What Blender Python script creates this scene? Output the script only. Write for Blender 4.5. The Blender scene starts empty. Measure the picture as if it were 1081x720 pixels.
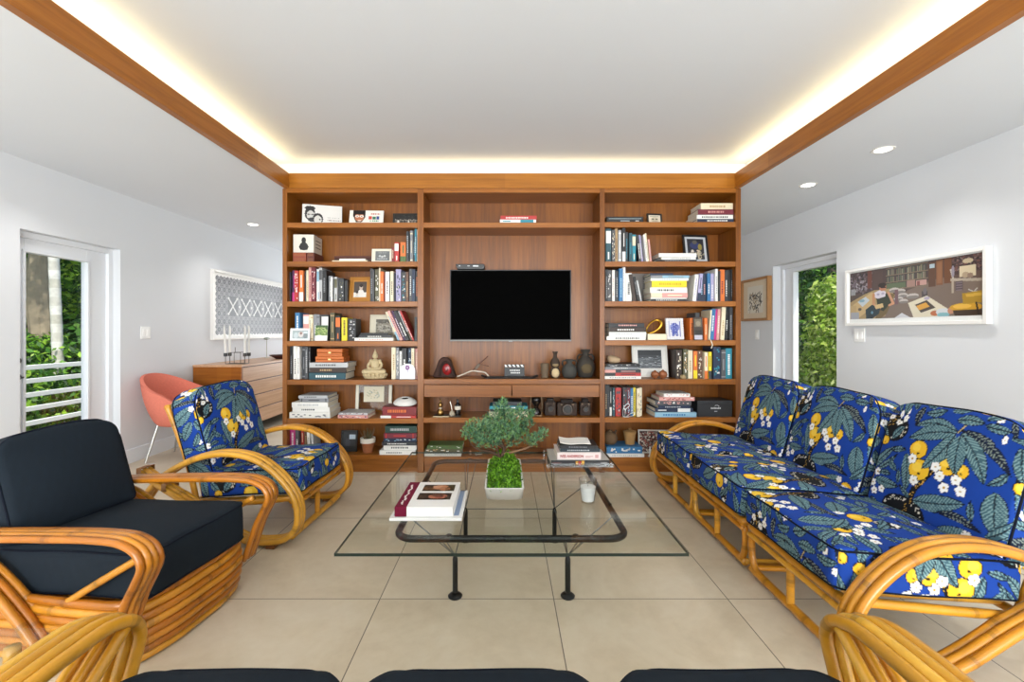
import bpy, math, random
import numpy as np
from mathutils import Vector, Matrix, Euler
rnd = random.Random(7)
npr = np.random.RandomState(11)
SC = bpy.context.scene
COL = SC.collection
PI = math.pi
FPX, HCAM, VX, VY = 480.0, 1.22, 533.0, 349.0      # focal length in pixels, eye height, vanishing point
def X(px, d): return (px - VX) * d / FPX
def Z(py, d): return HCAM - (py - VY) * d / FPX
def rad(a): return a * PI / 180

PAL = {'black': '#1b1b1d', 'charcoal': '#333539', 'dark grey': '#4c4d50', 'grey': '#85868a', 'light grey': '#b7b8b9', 'white': '#e9e7e1',
       'cream': '#e0d4b6', 'tan': '#b5966a', 'brown': '#63422f', 'dark brown': '#35251c', 'maroon': '#6e2231', 'dark red': '#7d1f22',
       'red': '#b3302c', 'pink': '#d59a92', 'magenta': '#c4307c', 'orange': '#d8702c', 'yellow': '#ead024', 'olive': '#57543a',
       'dark green': '#1d3c33', 'green': '#4d6a35', 'teal': '#1f8194', 'dark teal': '#1d4853', 'blue': '#2f6e9e', 'light blue': '#8db4c8',
       'navy': '#1c2a44', 'lavender': '#a8a2c4', 'purple': '#4a2452', 'copper': '#9a5a3c'}
def lin1(c): return c / 12.92 if c <= .04045 else ((c + .055) / 1.055) ** 2.4
_lc = {}
def lin(c):
    if isinstance(c, str):
        if c not in _lc:
            h = PAL.get(c, c).lstrip('#')
            _lc[c] = tuple(lin1(int(h[i:i + 2], 16) / 255) for i in (0, 2, 4))
        return _lc[c]
    return tuple(c[:3])
def npl(a):
    a = np.asarray(a, dtype=float)
    return np.where(a <= .04045, a / 12.92, ((a + .055) / 1.055) ** 2.4)

# ---------------------------------------------------------------- materials
class NT:
    def __init__(s, m):
        m.use_nodes = True
        s.t = m.node_tree; s.t.nodes.clear()
        s.out = s.n('ShaderNodeOutputMaterial')
    def n(s, t, **k):
        nd = s.t.nodes.new(t)
        for a, v in k.items(): setattr(nd, a, v)
        return nd
    def put(s, nd, key, v):
        i = nd.inputs[key]
        if hasattr(v, 'is_output') or hasattr(v, 'links') and not isinstance(v, (int, float, tuple, list)): s.t.links.new(v, i)
        else: i.default_value = v
    def math(s, op, a, b=None, c=None, clamp=False):
        nd = s.n('ShaderNodeMath', operation=op); nd.use_clamp = clamp
        s.put(nd, 0, a)
        if b is not None: s.put(nd, 1, b)
        if c is not None: s.put(nd, 2, c)
        return nd.outputs[0]
    def mix(s, f, a, b, mode='MIX'):
        nd = s.n('ShaderNodeMix', data_type='RGBA', blend_type=mode)
        s.put(nd, 0, f)
        for k, v in ((6, a), (7, b)): s.put(nd, k, v if not isinstance(v, tuple) or len(v) == 4 else v + (1,))
        return nd.outputs[2]
    def noise(s, vec, scale, detail=4, rough=.55, dist=0):
        nd = s.n('ShaderNodeTexNoise')
        if vec is not None: s.put(nd, 'Vector', vec)
        s.put(nd, 'Scale', scale); s.put(nd, 'Detail', detail); s.put(nd, 'Roughness', rough); s.put(nd, 'Distortion', dist)
        return nd.outputs[0]
    def coord(s, kind='Object', scale=None):
        v = s.n('ShaderNodeTexCoord').outputs[kind]
        if scale:
            m = s.n('ShaderNodeMapping'); s.put(m, 'Vector', v); s.put(m, 'Scale', scale); v = m.outputs[0]
        return v
    def ramp(s, f, stops):
        nd = s.n('ShaderNodeValToRGB'); s.put(nd, 0, f)
        el = nd.color_ramp.elements
        while len(el) < len(stops): el.new(.5)
        for e, (p, c) in zip(el, stops): e.position = p; e.color = tuple(c[:3]) + (1,)
        return nd.outputs[0]
    def bump(s, h, strength=.2, dist=.01):
        nd = s.n('ShaderNodeBump'); s.put(nd, 'Height', h); s.put(nd, 'Strength', strength); s.put(nd, 'Distance', dist)
        return nd.outputs[0]
    def bsdf(s, base, rough=.5, metal=0, normal=None, spec=None, coat=0, trans=0, ior=None):
        b = s.n('ShaderNodeBsdfPrincipled')
        s.put(b, 'Base Color', base if not isinstance(base, tuple) or len(base) == 4 else base + (1,))
        s.put(b, 'Roughness', rough); s.put(b, 'Metallic', metal)
        if normal is not None: s.put(b, 'Normal', normal)
        if spec is not None: s.put(b, 'Specular IOR Level', spec)
        if coat: s.put(b, 'Coat Weight', coat); s.put(b, 'Coat Roughness', .15)
        if trans: s.put(b, 'Transmission Weight', trans)
        if ior: s.put(b, 'IOR', ior)
        return b.outputs[0]
    def end(s, sh): s.t.links.new(sh, s.out.inputs[0])
MATS = {}
def tinted(name, rough=.5, metal=0, nscale=30, namt=.08, bump=0, bscale=200, spec=None, coat=0, stretch=None):
    """surface colour from the mesh's own dye attribute, with a procedural mottling"""
    m = bpy.data.materials.new(name); t = NT(m)
    a = t.n('ShaderNodeAttribute', attribute_name='Col').outputs[0]
    v = t.coord('Object', stretch)
    n = t.noise(v, nscale, 4)
    f = t.math('MULTIPLY_ADD', n, 2 * namt, 1 - namt)
    cm = t.n('ShaderNodeCombineColor')
    for i in range(3): t.put(cm, i, f)
    c = t.mix(1.0, a, cm.outputs[0], 'MULTIPLY')
    nor = t.bump(t.noise(v, bscale, 2), bump, .004) if bump else None
    t.end(t.bsdf(c, rough, metal, nor, spec, coat)); MATS[name] = m
    return m
tinted('card', .48, nscale=18, namt=.06)
tinted('print', .4, nscale=6, namt=.03)
tinted('paper', .85, nscale=90, namt=.1)
tinted('cloth', .92, nscale=60, namt=.12, bump=.35, bscale=900, spec=.2)
tinted('fabric', .85, nscale=40, namt=.08, bump=.25, bscale=700, spec=.25)
tinted('rattan', .3, nscale=25, namt=.16, coat=.25, bump=.08, bscale=60)
tinted('painted', .45, nscale=5, namt=.02)
tinted('ceramic', .25, nscale=14, namt=.08)
tinted('clay', .8, nscale=22, namt=.18, bump=.3, bscale=70)
tinted('stone', .7, nscale=18, namt=.25, bump=.4, bscale=40)
tinted('metal', .3, 1.0, nscale=20, namt=.04)
tinted('blackmetal', .35, 0, nscale=20, namt=.05)
tinted('plastic', .35, nscale=10, namt=.03)
tinted('screen', .7, nscale=3, namt=.02, spec=.02)
tinted('bark', .85, nscale=14, namt=.4, bump=.8, bscale=30)
tinted('wax', .5, nscale=12, namt=.03)
tinted('ground', .95, nscale=3, namt=.35)
def leafmat():
    m = bpy.data.materials.new('leaf'); t = NT(m)
    a = t.n('ShaderNodeAttribute', attribute_name='Col').outputs[0]
    p = t.bsdf(a, .45, spec=.35)
    tr = t.n('ShaderNodeBsdfTranslucent'); t.put(tr, 0, a)
    mx = t.n('ShaderNodeMixShader'); t.put(mx, 0, .35)
    t.t.links.new(p, mx.inputs[1]); t.t.links.new(tr.outputs[0], mx.inputs[2]); t.end(mx.outputs[0]); MATS['leaf'] = m
leafmat()
def glassmat(name, tint, rough=0.0, f0=.04, k=1.0):
    m = bpy.data.materials.new(name); t = NT(m)
    lw = t.n('ShaderNodeLayerWeight'); t.put(lw, 0, .5)
    f = t.math('POWER', lw.outputs[1], 5.0)
    f = t.math('MULTIPLY', t.math('MULTIPLY_ADD', f, 1 - f0, f0, True), k)
    tr = t.n('ShaderNodeBsdfTransparent'); t.put(tr, 0, tint + (1,))
    gl = t.n('ShaderNodeBsdfGlossy'); t.put(gl, 'Roughness', rough)
    mx = t.n('ShaderNodeMixShader'); t.put(mx, 0, f)
    t.t.links.new(tr.outputs[0], mx.inputs[1]); t.t.links.new(gl.outputs[0], mx.inputs[2]); t.end(mx.outputs[0]); MATS[name] = m
glassmat('window_glass', (.97, .98, .97), f0=.025)
glassmat('table_glass', (.955, .975, .96), f0=.04, k=.62)
glassmat('clear_glass', (.93, .94, .94), .02, .06)
def woodmat(name, axis, c0, c1, c2, rough=.38, board=.16, across=0):
    """veneer with the grain along AXIS and a change of tone from sheet to sheet"""
    m = bpy.data.materials.new(name); t = NT(m)
    s = [26, 26, 26]; s[axis] = 1.2
    v = t.coord('Object', tuple(s))
    n = t.noise(v, 1.6, 7, .6, .5)
    pos = t.coord('Object')
    sp = t.n('ShaderNodeSeparateXYZ'); t.put(sp, 0, pos)
    w = t.n('ShaderNodeTexWhiteNoise', noise_dimensions='1D')
    t.put(w, 'W', t.math('FLOOR', t.math('DIVIDE', sp.outputs[across], board)))
    f = t.math('ADD', t.math('MULTIPLY', n, .8), t.math('MULTIPLY', w.outputs[0], .2))
    c = t.ramp(f, [(.28, lin(c0)), (.5, lin(c1)), (.78, lin(c2))])
    t.end(t.bsdf(c, rough, 0, t.bump(n, .06, .004), .4, .08)); MATS[name] = m
woodmat('teak_upright_shaded', 2, '#67390b', '#824a10', '#995e1c')  # darkened tone: the shade inside the shelves is put into the colour
woodmat('teak_flat', 0, '#764210', '#8f5416', '#a56624', across=2)
woodmat('teak_beam', 1, '#8c5214', '#a3631c', '#b57428', across=1, board=1.7)
woodmat('teak_fascia', 0, '#8f5714', '#a5671c', '#b77828', across=0, board=1.9)
woodmat('dresser_end', 0, '#86490f', '#9a5a18', '#ab6c26')
woodmat('dresser_glare_tone', 1, '#c0926c', '#cfa37e', '#dbb392')  # window glare on the drawers is put into this paler wood tone
def plaster(name, col):
    m = bpy.data.materials.new(name); t = NT(m)
    v = t.coord('Object'); n = t.noise(v, 1.2, 3)
    c = t.mix(n, tuple(x * .97 for x in col), col)
    t.end(t.bsdf(c, .75, 0, t.bump(t.noise(v, 160, 2), .05, .003), .25)); MATS[name] = m
plaster('wall_paint', (.725, .745, .775)); plaster('ceiling_paint', (.75, .785, .835)); plaster('trim_paint', (.81, .835, .87))
def tilemat():
    m = bpy.data.materials.new('floor_tile'); t = NT(m)
    v = t.coord('Object')
    sp = t.n('ShaderNodeSeparateXYZ'); t.put(sp, 0, v)
    lines, ids = [], []
    for ax, o, w in ((0, .222, .79), (1, 2.067, .89)):
        q = t.math('DIVIDE', t.math('SUBTRACT', sp.outputs[ax], o), w)
        fr = t.math('FRACT', q); ids.append(t.math('FLOOR', q))
        e = t.math('MULTIPLY', t.math('MINIMUM', fr, t.math('SUBTRACT', 1.0, fr)), w)
        lines.append(t.math('LESS_THAN', e, .0022))
    g = t.math('MAXIMUM', lines[0], lines[1])
    wn = t.n('ShaderNodeTexWhiteNoise', noise_dimensions='2D')
    cb = t.n('ShaderNodeCombineXYZ'); t.put(cb, 0, ids[0]); t.put(cb, 1, ids[1]); t.put(wn, 'Vector', cb.outputs[0])
    off = t.n('ShaderNodeVectorMath', operation='ADD'); t.put(off, 0, v)
    sc = t.n('ShaderNodeVectorMath', operation='SCALE'); t.put(sc, 0, wn.outputs[1]); t.put(sc, 'Scale', 30.0); t.put(off, 1, sc.outputs[0])
    n1 = t.noise(off.outputs[0], 2.2, 7, .62, .6); n2 = t.noise(off.outputs[0], 16, 5, .6)
    f = t.math('ADD', t.math('MULTIPLY', n1, .75), t.math('MULTIPLY', n2, .25))
    c = t.ramp(f, [(.3, lin('#c4b499')), (.5, lin('#d3c5ac')), (.72, lin('#ded3be'))])
    c = t.mix(g, c, lin('#6d6355'))
    r = t.math('MULTIPLY_ADD', n2, .18, .28)
    t.end(t.bsdf(c, r, 0, t.bump(t.math('SUBTRACT', 1.0, g), .15, .002), .42)); MATS['floor_tile'] = m
tilemat()
def emit(name, col, s):
    m = bpy.data.materials.new(name); t = NT(m)
    e = t.n('ShaderNodeEmission'); t.put(e, 0, col + (1,)); t.put(e, 1, s); t.end(e.outputs[0]); MATS[name] = m
emit('lamp_glow', (1, .97, .92), 9.0)

# ---------------------------------------------------------------- objects
def link(o, parent=None):
    COL.objects.link(o)
    if parent is not None: o.parent = parent
    return o
def tag(o, label=None, cat=None, group=None, kind=None):
    if label: o['label'] = label
    if cat: o['category'] = cat
    if group: o['group'] = group
    if kind: o['kind'] = kind
    return o
def thing(name, label, cat, loc=(0, 0, 0), rotz=0, group=None, rot=None):
    o = bpy.data.objects.new(name, None); o.empty_display_size = .05
    o.location = loc; o.rotation_euler = rot if rot else (0, 0, rotz)
    return tag(link(o), label, cat, group)
def finish(me, name, mat, parent, smooth=35, bevel=0, loc=None, rot=None, segs=2):
    if smooth:
        me.polygons.foreach_set('use_smooth', [True] * len(me.polygons))
        if smooth < 180: me.set_sharp_from_angle(angle=rad(smooth))
    me.materials.append(MATS[mat])
    o = link(bpy.data.objects.new(name, me), parent)
    if loc is not None: o.location = loc
    if rot is not None: o.rotation_euler = rot
    if bevel:
        b = o.modifiers.new('bevel', 'BEVEL'); b.width = bevel; b.segments = segs; b.limit_method = 'ANGLE'; b.angle_limit = rad(40)
    return o
def raw(name, V, F, C, mat, parent=None, smooth=0, per='face', **k):
    """V (n,3), F (m,4) int, C colours per face (m,3) or per corner (m*4,3)"""
    me = bpy.data.meshes.new(name); V = np.asarray(V, np.float32); F = np.asarray(F, np.int32)
    m, w = F.shape
    me.vertices.add(len(V)); me.vertices.foreach_set('co', V.ravel())
    me.loops.add(m * w); me.loops.foreach_set('vertex_index', F.ravel())
    me.polygons.add(m); me.polygons.foreach_set('loop_start', np.arange(0, m * w, w, dtype=np.int32))
    me.update(calc_edges=True); me.validate()
    C = np.asarray(C, np.float32)
    if per == 'face': C = np.repeat(C, w, axis=0)
    C4 = np.ones((m * w, 4), np.float32); C4[:, :3] = C
    at = me.color_attributes.new('Col', 'FLOAT_COLOR', 'CORNER'); at.data.foreach_set('color', C4.ravel())
    return finish(me, name, mat, parent, smooth, **k)
def spline(pts, step=.015, closed=False):
    P = [Vector(p) for p in pts]; n = len(P); out = []
    rng = range(n) if closed else range(n - 1)
    for i in rng:
        p0 = P[(i - 1) % n] if closed or i > 0 else P[0] * 2 - P[1]
        p1, p2 = P[i], P[(i + 1) % n]
        p3 = P[(i + 2) % n] if closed or i + 2 < n else P[-1] * 2 - P[-2]
        k = max(2, int((p2 - p1).length / step))
        d = [max(1e-5, (b - a).length ** .5) for a, b in ((p0, p1), (p1, p2), (p2, p3))]
        t0 = 0; t1 = d[0]; t2 = t1 + d[1]; t3 = t2 + d[2]
        for j in range(k):
            t = t1 + (t2 - t1) * j / k
            A1 = p0 * ((t1 - t) / (t1 - t0)) + p1 * ((t - t0) / (t1 - t0))
            A2 = p1 * ((t2 - t) / (t2 - t1)) + p2 * ((t - t1) / (t2 - t1))
            A3 = p2 * ((t3 - t) / (t3 - t2)) + p3 * ((t - t2) / (t3 - t2))
            B1 = A1 * ((t2 - t) / (t2 - t0)) + A2 * ((t - t0) / (t2 - t0))
            B2 = A2 * ((t3 - t) / (t3 - t1)) + A3 * ((t - t1) / (t3 - t1))
            out.append(B1 * ((t2 - t) / (t2 - t1)) + B2 * ((t - t1) / (t2 - t1)))
    if not closed: out.append(P[-1])
    return out
class MB:
    def __init__(s, col='white'): s.v = []; s.f = []; s.c = []; s.col = col
    def add(s, V, F, col=None, M=None):
        b = len(s.v)
        for p in V:
            p = Vector(p); s.v.append(M @ p if M else p)
        c = lin(col or s.col)
        for i, f in enumerate(F):
            s.f.append([b + k for k in f]); s.c.append(c if not isinstance(col, list) else lin(col[i]))
        return s
    def box(s, c, size, col=None, rot=None):
        x, y, z = (k / 2 for k in size)
        V = [(a * x, b * y, d * z) for d in (-1, 1) for b in (-1, 1) for a in (-1, 1)]
        F = [(0, 2, 3, 1), (4, 5, 7, 6), (0, 1, 5, 4), (2, 6, 7, 3), (0, 4, 6, 2), (1, 3, 7, 5)]
        M = Matrix.Translation(c) @ (Euler(rot).to_matrix().to_4x4() if rot else Matrix())
        return s.add(V, F, col, M)
    def b2(s, lo, hi, col=None):
        lo, hi = Vector(lo), Vector(hi)
        return s.box((lo + hi) / 2, hi - lo, col)
    def tube(s, pts, r, n=8, col=None, closed=False, cols=None):
        P = [Vector(p) for p in pts]; k = len(P)
        R = r if isinstance(r, (list, tuple)) else [r] * k
        T = []
        for i in range(k):
            a = P[(i - 1) % k] if closed or i else P[0]; b = P[(i + 1) % k] if closed or i < k - 1 else P[-1]
            d = b - a; T.append(d.normalized() if d.length > 1e-9 else Vector((0, 0, 1)))
        u = T[0].orthogonal().normalized()
        if closed: u = (Vector((.31, .52, .79)).cross(T[0])).normalized()
        V = []
        for i in range(k):
            if i:
                q = T[i - 1].rotation_difference(T[i]); u = (q @ u); u = (u - T[i] * u.dot(T[i])).normalized()
            w = T[i].cross(u)
            for j in range(n):
                a = 2 * PI * j / n
                V.append(P[i] + (u * math.cos(a) + w * math.sin(a)) * R[i])
        F = []; C = []
        for i in range(k if closed else k - 1):
            i2 = (i + 1) % k; sh = 0
            if closed and i2 == 0:      # match the last ring to the first
                sh = min(range(n), key=lambda h: (V[i * n] - V[h]).length)
            for j in range(n):
                F.append((i * n + j, i * n + (j + 1) % n, i2 * n + (j + 1 + sh) % n, i2 * n + (j + sh) % n))
                C.append(cols[i] if cols else (col or s.col))
        if not closed:
            F.append(tuple(range(n - 1, -1, -1))); F.append(tuple((k - 1) * n + j for j in range(n)))
            C += [cols[0] if cols else (col or s.col), cols[-1] if cols else (col or s.col)]
        return s.add(V, F, C)
    def cyl(s, p0, p1, r, r1=None, n=16, col=None): return s.tube([p0, p1], [r, r if r1 is None else r1], n, col)
    def lathe(s, prof, c=(0, 0, 0), n=20, col=None, M=None, cols=None):
        V = []; F = []; C = []
        for r, z in prof:
            for j in range(n):
                a = 2 * PI * j / n; V.append((c[0] + r * math.cos(a), c[1] + r * math.sin(a), c[2] + z))
        for i in range(len(prof) - 1):
            for j in range(n):
                F.append((i * n + j, i * n + (j + 1) % n, (i + 1) * n + (j + 1) % n, (i + 1) * n + j)); C.append(cols[i] if cols else (col or s.col))
        if prof[0][0] > 1e-6: F.append(tuple(range(n - 1, -1, -1))); C.append(C[0])
        if prof[-1][0] > 1e-6: F.append(tuple((len(prof) - 1) * n + j for j in range(n))); C.append(C[-2] if len(C) > 1 else C[0])
        return s.add(V, F, C, M)
    def ball(s, c, r, n=14, col=None, rot=None):
        r = r if isinstance(r, (tuple, list)) else (r, r, r)
        m = n // 2
        M = Matrix.Translation(c) @ (Euler(rot).to_matrix().to_4x4() if rot else Matrix()) @ Matrix.Diagonal((r[0], r[1], r[2], 1))
        return s.lathe([(max(1e-4, math.sin(PI * i / m)), -math.cos(PI * i / m)) for i in range(m + 1)], n=n, col=col, M=M)
    def prism(s, poly, a, b, axis=1, col=None):
        """polygon in the plane across AXIS, drawn out from a to b"""
        def P(u, v, w): return {0: (w, u, v), 1: (u, w, v), 2: (u, v, w)}[axis]
        n = len(poly)
        V = [P(u, v, a) for u, v in poly] + [P(u, v, b) for u, v in poly]
        F = [tuple(range(n)), tuple(range(2 * n - 1, n - 1, -1))] + [(i, n + i, n + (i + 1) % n, (i + 1) % n) for i in range(n)]
        return s.add(V, F, col)
    def build(s, name, mat='card', parent=None, off=None, **k):
        me = bpy.data.meshes.new(name); o = Vector(off) if off else Vector()
        me.from_pydata([tuple(p - o) for p in s.v], [], s.f)
        at = me.color_attributes.new('Col', 'FLOAT_COLOR', 'CORNER')
        C = []
        for f, c in zip(s.f, s.c): C += [c[0], c[1], c[2], 1.0] * len(f)
        at.data.foreach_set('color', C)
        import bmesh
        bm = bmesh.new(); bm.from_mesh(me); bmesh.ops.recalc_face_normals(bm, faces=bm.faces); bm.to_mesh(me); bm.free()
        return finish(me, name, mat, parent, **k)

# ---------------------------------------------------------------- painting onto a raster that becomes a mesh's colours
class Canvas:
    def __init__(s, w, h, bg, wrap=False):
        s.w, s.h, s.wrap = w, h, wrap; s.a = np.zeros((h, w, 3)); s.a[:] = s.c(bg)
    def c(s, c):
        if isinstance(c, str):
            q = PAL.get(c, c).lstrip('#'); return np.array([int(q[i:i + 2], 16) / 255 for i in (0, 2, 4)])
        return np.array(c)
    def win(s, x0, y0, x1, y1):
        xs = np.arange(int(math.floor(x0)), int(math.ceil(x1)) + 1); ys = np.arange(int(math.floor(y0)), int(math.ceil(y1)) + 1)
        if not s.wrap: xs = xs[(xs >= 0) & (xs < s.w)]; ys = ys[(ys >= 0) & (ys < s.h)]
        gx, gy = np.meshgrid(xs, ys); return gx, gy
    def set(s, gx, gy, m, c):
        s.a[gy[m] % s.h, gx[m] % s.w] = c if isinstance(c, np.ndarray) and c.ndim == 2 else s.c(c)
    def rect(s, x0, y0, x1, y1, c): s.a[max(0, int(y0)):int(y1), max(0, int(x0)):int(x1)] = s.c(c)
    def ell(s, x, y, rx, ry=None, c='white', ang=0):
        ry = rx if ry is None else ry; R = max(rx, ry)
        gx, gy = s.win(x - R - 1, y - R - 1, x + R + 1, y + R + 1)
        u = (gx - x) * math.cos(ang) + (gy - y) * math.sin(ang); v = -(gx - x) * math.sin(ang) + (gy - y) * math.cos(ang)
        s.set(gx, gy, (u / rx) ** 2 + (v / ry) ** 2 <= 1, c)
    def poly(s, pts, c):
        xs = [p[0] for p in pts]; ys = [p[1] for p in pts]
        gx, gy = s.win(min(xs), min(ys), max(xs), max(ys)); m = np.zeros(gx.shape, bool)
        for i in range(len(pts)):
            (x0, y0), (x1, y1) = pts[i - 1], pts[i]
            if y0 == y1: continue
            m ^= ((gy >= min(y0, y1)) & (gy < max(y0, y1)) & (gx < x0 + (gy - y0) * (x1 - x0) / (y1 - y0)))
        s.set(gx, gy, m, c)
    def line(s, x0, y0, x1, y1, w, c):
        gx, gy = s.win(min(x0, x1) - w, min(y0, y1) - w, max(x0, x1) + w, max(y0, y1) + w)
        dx, dy = x1 - x0, y1 - y0; L = dx * dx + dy * dy + 1e-9
        t = np.clip(((gx - x0) * dx + (gy - y0) * dy) / L, 0, 1)
        s.set(gx, gy, np.hypot(gx - x0 - t * dx, gy - y0 - t * dy) <= w / 2, c)
    def speckle(s, x0, y0, x1, y1, cols, n, r):
        for _ in range(n): s.ell(rnd.uniform(x0, x1), rnd.uniform(y0, y1), rnd.uniform(r * .4, r), rnd.uniform(r * .4, r), rnd.choice(cols), rnd.uniform(0, 3))
    def leaf(s, x0, y0, x1, y1, w, bend=0.0, base='#3f5f6a', vein='#7d9c9d', dark='#0d1220'):
        dx, dy = x1 - x0, y1 - y0; L = math.hypot(dx, dy); R = w + abs(bend) + 3
        gx, gy = s.win(min(x0, x1) - R, min(y0, y1) - R, max(x0, x1) + R, max(y0, y1) + R)
        t = ((gx - x0) * dx + (gy - y0) * dy) / (L * L); q = (-(gx - x0) * dy + (gy - y0) * dx) / L
        tc = np.clip(t, 0, 1); q = q - bend * np.sin(PI * tc)
        prof = w * np.power(np.clip(np.sin(PI * np.power(tc, .85)), 0, 1), .75)
        ins = (t >= 0) & (t <= 1) & (np.abs(q) <= prof)
        s.set(gx, gy, ins, dark)
        inn = ins & (np.abs(q) <= prof - 2.2); s.set(gx, gy, inn, base)
        ph = np.mod(tc * L / 11.0 - np.abs(q) / 12.0, 1.0)
        s.set(gx, gy, inn & (ph < .38) & (np.abs(q) > 2.5), vein)
        s.set(gx, gy, ins & (np.abs(q) < 1.6), dark)
    def text_marks(s, x0, y0, x1, h, c):
        x = x0
        while x < x1:
            w = rnd.uniform(.4, .9) * h
            s.rect(x, y0, min(x + w, x1), y0 + h, c); x += w + h * .35
def painted_grid(name, cv, w, h, parent, c=(0, 0, 0), mat='print'):
    """a flat sheet w x h facing -y, its print taken from the canvas"""
    H, W = cv.h, cv.w
    gx, gz = np.meshgrid(np.linspace(-w / 2, w / 2, W + 1), np.linspace(h / 2, -h / 2, H + 1))
    V = np.stack([gx.ravel() + c[0], np.full(gx.size, c[1]), gz.ravel() + c[2]], 1)
    i = np.arange(H * (W + 1)).reshape(H, W + 1)[:, :W].ravel()
    F = np.stack([i, i + W + 1, i + W + 2, i + 1], 1)
    return raw(name, V, F, npl(cv.a.reshape(-1, 3)), mat, parent)
# ================================================================= the room
XL, XR, ZC, YB, YR = -3.45, 3.1, 2.45, 8.0, -3.2      # left wall, right wall, side ceilings, far wall, rear wall
def struct(mb, name, mat, **k): return tag(mb.build(name, mat, **k), kind='structure')
struct(MB().b2((XL - .3, YR - .3, -.12), (XR + .3, YB + .2, 0)), 'floor', 'floor_tile', smooth=0)
def wall_x(name, x0, x1, holes):
    """a wall along y with door holes (y0, y1, z0, z1)"""
    m = MB(); y = YR - .3
    for y0, y1, z0, z1 in sorted(holes):
        m.b2((x0, y, 0), (x1, y0, 2.9)); m.b2((x0, y0, z1), (x1, y1, 2.9))
        if z0 > 0: m.b2((x0, y0, 0), (x1, y1, z0))
        y = y1
    m.b2((x0, y, 0), (x1, YB + .2, 2.9))
    return struct(m, name, 'wall_paint', smooth=0)
DL = (3.235, 4.08, 0, 1.947); DR = (4.25, 5.258, 0, 1.964); WR = (6.02, 7.1, .86, 2.03)
wall_x('wall_left', XL - .25, XL, [DL])
wall_x('wall_right', XR, XR + .25, [DR, WR])
m = MB(); m.b2((XL, YB, 0), (-2.9, YB + .2, 2.9)); m.b2((-.9, YB, 0), (XR, YB + .2, 2.9)); m.b2((-2.9, YB, 2.1), (-.9, YB + .2, 2.9)); m.b2((-2.9, YB, 0), (-.9, YB + .2, .5))
struct(m, 'wall_back', 'wall_paint', smooth=0)
m = MB()
for x in (-2.87, -1.9, -.93): m.b2((x - .03, YB + .06, .5), (x + .03, YB + .14, 2.1))
m.b2((-2.9, YB + .06, .5), (-.9, YB + .14, .56)); m.b2((-2.9, YB + .06, 2.04), (-.9, YB + .14, 2.1))
struct(m, 'added_back_window', 'trim_paint', smooth=0)  # unseen window, added so that fill light can reach the dresser side
m = MB(); m.b2((XL, YR - .2, 0), (-2.9, YR, 2.9)); m.b2((2.6, YR - .2, 0), (XR, YR, 2.9)); m.b2((-2.9, YR - .2, 2.25), (2.6, YR, 2.9))
struct(m, 'wall_rear', 'wall_paint', smooth=0)
m = MB()
for x in (-2.88, -1.07, .75, 2.58): m.b2((x - .03, YR - .14, 0), (x + .03, YR - .06, 2.25))
m.b2((-2.9, YR - .14, 2.17), (2.6, YR - .06, 2.25)); m.b2((-2.9, YR - .14, 0), (2.6, YR - .06, .07))
struct(m, 'window_3', 'trim_paint', smooth=0)
# ceilings: two low side ceilings, a raised tray between the beams
BX0, BX1 = -1.846, 1.968                                # inner faces of the beams
BT = Z(183.3, 3.9); BB = Z(199, 3.9)
TX0, TX1, TZ = BX0 - .27, BX1 + .27, 2.77
m = MB()
m.b2((XL, YR, ZC), (BX0 - .03, YB, ZC + .02)); m.b2((BX1 + .03, YR, ZC), (XR, YB, ZC + .02)); m.b2((BX0 - .03, 4.26, ZC), (BX1 + .03, YB, ZC + .02))
struct(m, 'ceiling', 'ceiling_paint', smooth=0)
m = MB(); m.b2((TX0 - .02, YR, TZ), (TX1 + .02, 4.24, TZ + .05))
m.b2((TX0 - .03, YR, ZC + .02), (TX0, 4.24, TZ)); m.b2((TX1, YR, ZC + .02), (TX1 + .03, 4.24, TZ)); m.b2((TX0, 4.22, ZC + .02), (TX1, 4.25, TZ))
struct(m, 'ceiling_tray', 'ceiling_paint', smooth=0)
struct(MB().b2((BX0 - .045, YR, BB), (BX0, 3.905, BT)), 'trim_1', 'teak_beam', bevel=.002)
struct(MB().b2((BX1, YR, BB), (BX1 + .045, 3.905, BT)), 'trim_2', 'teak_beam', bevel=.002)
struct(MB().b2((BX0, 3.888, BB), (BX1, 3.93, BT)), 'trim_3', 'teak_fascia', bevel=.002)
for nm, x0, x1 in (('baseboard_left', XL, XL + .014), ('baseboard_right', XR - .014, XR)):
    m = MB(); y = YR
    for a, b in ([DL[:2]] if x0 < 0 else [DR[:2]]): m.b2((x0, y, 0), (x1, a, .13)); y = b
    m.b2((x0, y, 0), (x1, YB, .13)); struct(m, nm, 'trim_paint', bevel=.003)
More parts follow.
